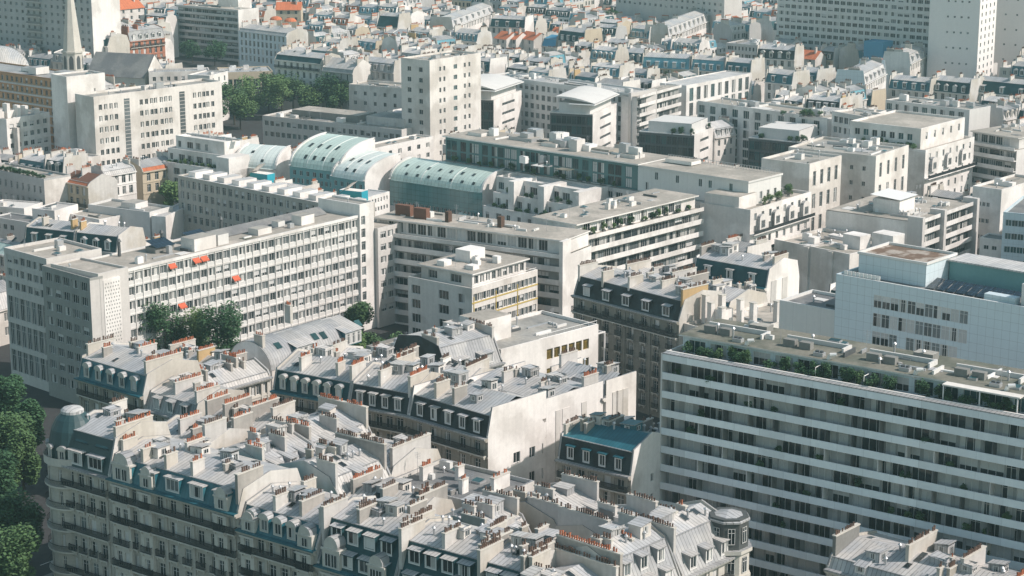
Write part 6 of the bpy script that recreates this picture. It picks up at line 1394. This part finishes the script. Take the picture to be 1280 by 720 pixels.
# ---------------------------------------------------------------- the mass of roofs: fills every block not already built on
def sat(P, Q, gap=.0):
    for A, B in ((P,Q),(Q,P)):
        for i in range(len(A)):
            x0, y0 = A[i]; x1, y1 = A[(i+1) % len(A)]; nx, ny = y1-y0, x0-x1; l = hypot(nx, ny) or 1
            a = [(x*nx+y*ny)/l for x, y in A]; b = [(x*nx+y*ny)/l for x, y in B]
            if max(a) < min(b)+.001-gap or max(b) < min(a)+.001-gap: return False
    return True
NFOOT = len(FOOT)
BB = []
for n_, P, h_ in FOOT:
    q = [proj(x, y, h_) for x, y in P]; g0 = [proj(x, y, 0) for x, y in P]
    d = sum(y for x, y in P)/len(P)
    top = min(v for _, v in q); bot = max(v for _, v in q)+(max(v for _, v in g0)-max(v for _, v in q))*(.9 if n_ == 'tree' else .14 if n_[:7] == 'mansard' else .62 if n_[:12] == 'glass_office' else .38)
    if any(k in n_ for k in ('distant_slab','white_tower: tall','white_tower: pale','tower_block: grey')): bot = max(proj(x, y, 21.)[1] for x, y in P)
    BB.append((min(u for u, _ in q), max(u for u, _ in q), top, bot, d))
def hides(P, h_):
    q = [proj(x, y, h_) for x, y in P]; d = sum(y for _, y in P)/4
    x0, x1, y0 = min(u for u, _ in q), max(u for u, _ in q), min(v for _, v in q); y1 = max(proj(x,y,0)[1] for x, y in P)
    for a0, a1, b0, b1, dd in BB:
        if dd > d+2 and x1 > a0+2 and x0 < a1-2 and y1 > b0 and y0 < b1-1: return True
    return False
LAND = [(92,60,'the church spire'),(190,150,'the broad cream slab'),(555,105,'the tall cream tower'),(1200,40,'the tall dotted tower'),(1000,20,'the huge distant slab'),(260,40,'the dark-balconied slab'),(710,105,'the shaded office slab'),(620,45,'the orange roof row'),
        (865,100,'the striped block'),(950,45,'the long grey workshop'),(870,80,'the dark hedge'),(400,180,'the green vaults'),(700,200,'the very long block'),(1110,225,'the taller cream block'),(1150,60,'the sunlit white gable'),(1160,132,'the glazed attic block'),(430,80,'the cream gable end'),(830,40,'the sunlit dormer terrace'),(180,55,'the salmon brick house'),(60,235,'the rooftop planter'),(1240,250,'the wall of tiny windows'),(960,150,'the teal-shaded court'),(740,45,'the blank beige flank'),(1100,75,'the pink awning'),(545,25,'the windowless dark roof'),(1235,115,'the deep teal roof')]
NUMS = 'first second third fourth fifth sixth seventh eighth ninth tenth eleventh twelfth thirteenth fourteenth fifteenth sixteenth seventeenth eighteenth nineteenth twentieth'.split()
R = random.Random(99)
ua = radians(U); ux, uy = cos(ua), sin(ua); vx, vy = -uy, ux
cand = []
def cell(o, a, L, D, kind, h):
    P = [(o[0],o[1]),(o[0]+cos(a)*L,o[1]+sin(a)*L),(o[0]+cos(a)*L-sin(a)*D,o[1]+sin(a)*L+cos(a)*D),(o[0]-sin(a)*D,o[1]+cos(a)*D)]
    cx, cy = sum(p[0] for p in P)/4, sum(p[1] for p in P)/4
    px, py = proj(cx, cy, h)
    if not (-190 < px < 1470 and -30 < py < 345) or cy < 380 or cy > 1330: return
    cand.append((cy, P, o, a, L, D, kind, h, px, py))
BW, BD = 63., 56.
for i in range(-26, 26):
    for j in range(0, 34):
        ox, oy = ux*i*BW+vx*j*BD, uy*i*BW+vy*j*BD+150
        if not (300 < oy < 1400 and abs(ox) < 420): continue
        tw_ = radians(R.uniform(-7,7)); a = ua+tw_; base = R.uniform(15,19)
        def W(x, y): return (ox+cos(a)*x-sin(a)*y, oy+sin(a)*x+cos(a)*y)
        for ry, kk in ((0,'m'),(14.2,'mmf'),(28.,'mmmf'),(42,'mmmmf')):
            x = R.uniform(0,3.) if ry else 0.
            lim = 60 if ry in (0,42) else 47.5
            while x < lim-5:
                L = min(R.uniform(7.5,14), lim-x)
                cell(W(x,ry+(R.uniform(0,1.5) if 0 < ry < 42 else 0)), a, L-.04, 10. if ry in (0,42) else R.uniform(8.,10.), R.choice(kk), base+(R.uniform(-1.5,2.5) if ry in (0,42) else -R.uniform(.5,4.5))); x += L+(R.uniform(0,3) if 0 < ry < 42 and R.random() < .4 else 0)
        for k in range(3): cell(W(58.5,10.4+k*10.4), a+pi/2, 10.3, 10., 'm', base+R.uniform(-1,2.5))
cand.sort(key=lambda c: c[0])
kept = []; G = {}
for c in cand:
    P = c[1]; bad = False
    mx, my = c[8], c[9]
    for n_, Q, h_ in FOOT:
        if abs(Q[0][0]-P[0][0]) < 130 and abs(Q[0][1]-P[0][1]) < 130 and sat(P, Q, -.3): bad = True; break
    if bad: continue
    near = [k for gx in (-1,0,1) for gy in (-1,0,1) for k in G.get((int(P[0][0]//40)+gx, int(P[0][1]//40)+gy), [])]
    if any(sat(P, k, -.02) for k in near): continue
    hh = next((c[7]-q for q in (0,4,8) if not hides(P, c[7]-q+4)), None)
    if hh is None: continue
    c = c[:7]+(hh,)+c[8:]; kept.append(c); G.setdefault((int(P[0][0]//40), int(P[0][1]//40)), []).append(P)
TINT = {'zinc':'grey', 'zinc_pale':'pale', 'zinc_old':'dull', 'slate':'black', 'slate_teal':'dark teal', 'zinc_teal':'deep blue', 'zinc_blue':'light blue', 'tile':'rust-red'}
WT = {'render_white':'white','render_cream':'cream','render_grey':'grey','render_tan':'tan','stone_pale':'stone','stone':'sooty'}
cnt = {}; nm = nf = 0; rest = MB()
def lname(px, py): return min(LAND, key=lambda l: hypot((l[0]-px), (l[1]-py)*1.6))
plan = []
for c in kept:
    cy, P, o, a, L, D, kind, h, px, py = c
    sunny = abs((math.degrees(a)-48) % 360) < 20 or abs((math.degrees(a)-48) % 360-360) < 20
    mans = R.choice(['slate','slate_teal','slate_teal','zinc_teal','zinc_teal','zinc_blue','zinc_blue','zinc_old','tile'] if not sunny else ['zinc','zinc_pale','zinc_old','zinc_blue','slate_teal'])  # facing picks the roof tint: shaded slopes get teal and blue painted in
    if mans == 'tile' and R.random() < .5: mans = 'slate'
    top = R.choice(['zinc','zinc','zinc_pale','zinc_old'] if mans != 'tile' else ['zinc_old'])
    wall = R.choice(['render_white','render_white','render_cream','render_cream','render_grey','render_tan','stone_pale','stone_pale'])
    dm = max(1, int(L/R.uniform(2.3,3.8)))
    out = not (-40 < px < 1320 and py > -12)
    if not out and kind == 'm' and nm < 292: desc = '%s house with %s %s mansard and %s' % (WT[wall], 'sunlit' if sunny else 'shaded', TINT[mans], 'one dormer|two dormers|three dormers|four dormers|five dormers|six dormers|seven dormers'.split('|')[dm-1]); nm += 1; k2 = 'm'
    elif not out and kind == 'f' and nf < 290: desc = '%s flat-roofed house with %s' % (WT[wall], R.choice(['a gravel top','a bare terrace','a low parapet'])); nf += 1; k2 = 'f'
    else: k2 = 'x'; desc = ''
    plan.append((c, k2, desc, mans, top, wall, dm, sunny, lname(px, py)))
for q in sorted(range(len(plan)), key=lambda i: hypot(plan[i][8][0]-plan[i][0][8], 1.6*(plan[i][8][1]-plan[i][0][9]))):
    c, k2, desc, mans, top, wall, dm, sunny, ld = plan[q]
    cy, P, o, a, L, D, kind, h, px, py = c
    if k2 == 'x':
        i = len(rest.v)
        fr = FR(o, a, L); m = MB(); prof = [(0,h),(1.,h+2.8),(D/2,h+3.9),(D-1,h+2.8),(D,h)]
        m.box(0,0,0,L,D,h,wall,skip='bt'); m.extrude_x(prof,0,L,[mans,top,top,mans],wall)
        for x in (.4,L-.4): m.box(x-.3,2,h+2,x+.3,6,h+5,'party'); m.box(x-.2,2.2,h+5,x+.2,5.8,h+5.4,'pot')
        for t_ in range(dm): x = 1+(L-2)*(t_+.5)/dm; m.box(x-.7,.1,h+.5,x+.7,2,h+2.3,'frame',top,skip='b'); [m.poly([(xx-.5,-.03,h-2.9),(xx+.5,-.03,h-2.9),(xx+.5,-.03,h-1.),(xx-.5,-.03,h-1.)],'glass') for xx in ((x,) if t_ else (x,L-1))]; m.poly([(x-.45,.07,h+.7),(x+.45,.07,h+.7),(x+.45,.07,h+2.1),(x-.45,.07,h+2.1)],'glass')
        rest.add(m, (o[0],o[1],0), a); continue
    n = cnt.get((desc, ld[2]), 0); cnt[(desc, ld[2])] = n+1
    lab = desc+(', %s %s' % ('nearest' if n == 0 else NUMS[min(n, 19)]+'-nearest', ld[2].replace('the ', '', 1) if False else ld[2]))
    fr = FR(o, a, L)
    if k2 == 'm':
        mh = R.uniform(2.6,3.6); zt = h+mh+1.1; ch = []
        for x in (.35, L-.35):
            if R.random() < .8: y0 = R.uniform(.8,4); ch.append((x, y0, y0+R.uniform(2,4.5), zt+R.uniform(.6,2.2), R.choice(['party','party','render_white','render_cream','render_ochre'] if R.random() < .5 else ['party'])))
            if R.random() < .5: y0 = R.uniform(5.4,6.4); ch.append((x, y0, y0+R.uniform(1.5,3), zt+R.uniform(.6,1.6), 'party'))
        if R.random() < .5: ch.append((L*R.uniform(.3,.7), 4., 5.6, zt+1.6, R.choice(['party','render_white'])))
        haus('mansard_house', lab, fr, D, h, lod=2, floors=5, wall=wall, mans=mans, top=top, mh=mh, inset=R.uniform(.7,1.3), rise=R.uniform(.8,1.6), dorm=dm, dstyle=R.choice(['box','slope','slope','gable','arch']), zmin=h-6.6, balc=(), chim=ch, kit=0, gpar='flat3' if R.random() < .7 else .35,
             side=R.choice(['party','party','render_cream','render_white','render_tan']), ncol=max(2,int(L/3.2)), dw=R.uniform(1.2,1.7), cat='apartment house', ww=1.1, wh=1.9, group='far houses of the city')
    else:
        b = Bld('flat_roofed_house', lab, 'apartment house', fr, D, 'far flat roofs of the city', 2)
        shell(b, h, {'F': grid(L,h-.2,2,3,max(2,int(L/3)),1.4,1.6,kinds='mod')}, wall, R.choice(['gravel','gravel_grey','bitumen','zinc','zinc_pale']), .5)
        for t_ in range(R.randrange(1,4)):
            x, y = R.uniform(1,L-4), R.uniform(1,D-4); b.bx('roof_hut', x, y, h, x+R.uniform(1,3.4), y+R.uniform(1,2.6), h+R.uniform(.8,2.6), R.choice(['render_white','render_cream','concrete_pale','zinc']), 'zinc_pale')
        if R.random() < .6: chimney(b, .4, 1.5, 4.5, h, h+2.)
        b.done()
if rest.v: tag(put('distant_houses', rest.mesh('distant_houses')), 'mass of distant zinc-roofed houses along the top edge', 'houses', kind='stuff')
print('KEPT', len(kept), nm, nf, 'of', len(cand))
def report():
    for i in range(NFOOT):
        for j in range(i):
            if 'tree' in (FOOT[i][0], FOOT[j][0]): continue
            if sat(FOOT[i][1], FOOT[j][1], -.6): print('OVERLAP', FOOT[i][0][:60], '|', FOOT[j][0][:60])
    for k, v in LABELS.items():
        if len(v) > 1 and len({o.get('group') or o.name for o in v}) > 1: print('SAME', k)
        if len(k.split()) > 16: print('LONG', len(k.split()), k)
report() if 0 else None
# ---------------------------------------------------------------- the street at the left
def pave(name, pts, z, m):
    mb = MB(); mb.prism(pts, -.3, z, m); return tag(put(name, mb.mesh(name)), kind='structure')
ws = FR(fl.l2w(-h1-3.5,-6), fl.a+pi/2, 90.)
pave('pavement', [fl.l2w(-h1-9.5,-40), fl.l2w(-h1-5.2,-40), fl.l2w(-h1-5.2,120), fl.l2w(-h1-9.5,120)], .13, 'pavement')
pave('pavement', [fl.l2w(-h1-5.1,-8), fl.l2w(70,-8), fl.l2w(70,-4.2), fl.l2w(-h1-5.1,-4.2)], .13, 'pavement')
mb = MB()
for i in range(26):
    x, y = fl.l2w(-h1-13.5, -30+i*6); x2, y2 = fl.l2w(-h1-13.5, -27+i*6); a0 = fl.a; dx, dy = cos(a0)*.07, sin(a0)*.07
    mb.poly([(x-dx,y-dy,.006),(x+dx,y+dy,.006),(x2+dx,y2+dy,.006),(x2-dx,y2-dy,.006)], 'paint_white')
tag(put('road_marking', mb.mesh('road_marking')), kind='structure')
def car(x, y, a, m, lab):
    e = bpy.data.objects.new('parked_car', None); COL.objects.link(e); e.location = (x,y,0); e.rotation_euler = (0,0,a); tag(e, lab, 'car', 'cars parked in the left street')
    k = ('car', m)
    if k not in CACHE:
        b = MB(); pr = [(-2.1,.3),(-2.15,.75),(-1.7,.9),(-1.2,.95),(-.6,1.42),(.9,1.45),(1.6,.98),(2.05,.88),(2.15,.6),(2.1,.3)]
        for y0, rv in ((-.85,False),(.85,True)): p = [(px,y0,pz) for px,pz in pr]; b.poly(p[::-1] if rv else p, m)
        for i in range(len(pr)-1): (a0,c0),(a1,c1) = pr[i], pr[i+1]; b.poly([(a0,-.85,c0),(a1,-.85,c1),(a1,.85,c1),(a0,.85,c0)], m)
        g2 = MB()
        for s in (-.86,.86): g2.poly([(-1.05,s,.98),(1.3,s,.98),(.8,s,1.36),(-.5,s,1.34)], 'glass')
        g2.poly([(-1.16,-.7,1.0),(-1.16,.7,1.0),(-.64,.7,1.42),(-.64,-.7,1.42)],'glass'); g2.poly([(1.55,-.7,1.03),(1.55,.7,1.03),(.98,.7,1.44),(.98,-.7,1.44)],'glass')
        wh = MB(); n = 12; wh.poly([(.32*cos(2*pi*i/n),-.1,.32*sin(2*pi*i/n)) for i in range(n)],'tyre'); wh.poly([(.32*cos(2*pi*i/n),.1,.32*sin(2*pi*i/n)) for i in range(n)][::-1],'tyre')
        for i in range(n): c0,s0,c1,s1 = .32*cos(2*pi*i/n),.32*sin(2*pi*i/n),.32*cos(2*pi*(i+1)/n),.32*sin(2*pi*(i+1)/n); wh.poly([(c0,-.1,s0),(c0,.1,s0),(c1,.1,s1),(c1,-.1,s1)],'tyre')
        CACHE[k] = (b.mesh('body'), g2.mesh('glazing'), wh.mesh('wheel'))
    bm, gm, wm = CACHE[k]; put('body', bm, e); put('glazing', gm, e)
    for wx in (-1.35,1.35):
        for wy in (-.78,.78): put('wheel', wm, e, (wx,wy,.32))
for i, m in enumerate(['car_dark','car_white','car_dark','car_dark','car_white','car_dark','car_white']):
    x, y = fl.l2w(-h1-10.9, 20+i*5.8); car(x, y, fl.a+pi/2, m, ['dark car parked by the shaded street trees, nearest the domed corner','white car parked between two dark ones by the domed corner','dark car parked just past the first white one','dark car parked in the middle of the left street row','white car parked farther up the left street','dark car between two white ones up the left street','white car last in the left street row'][i])
for i in range(4):
    x, y = fl.l2w(-h1-6., 6+i*17); e = bpy.data.objects.new('street_lamp', None); COL.objects.link(e); e.location = (x,y,.13); e.rotation_euler = (0,0,fl.a+pi); tag(e, 'grey street lamp on the pavement of the left street', 'street lamp', 'street lamps of the left street')
    p = MB(); p.cyl(0,0,0,1.,.14,.1,8,'frame_dark'); p.tube((0,0,1.),(0,0,7.4),.07,.05,'frame_dark',7); p.tube((0,0,7.3),(1.3,0,7.8),.05,.04,'frame_dark',6); put('post', p.mesh('post'), e)
    l = MB(); l.box(1.1,-.16,7.72,1.9,.16,7.9,'frame_dark'); put('lamp_head', l.mesh('lamp_head'), e)
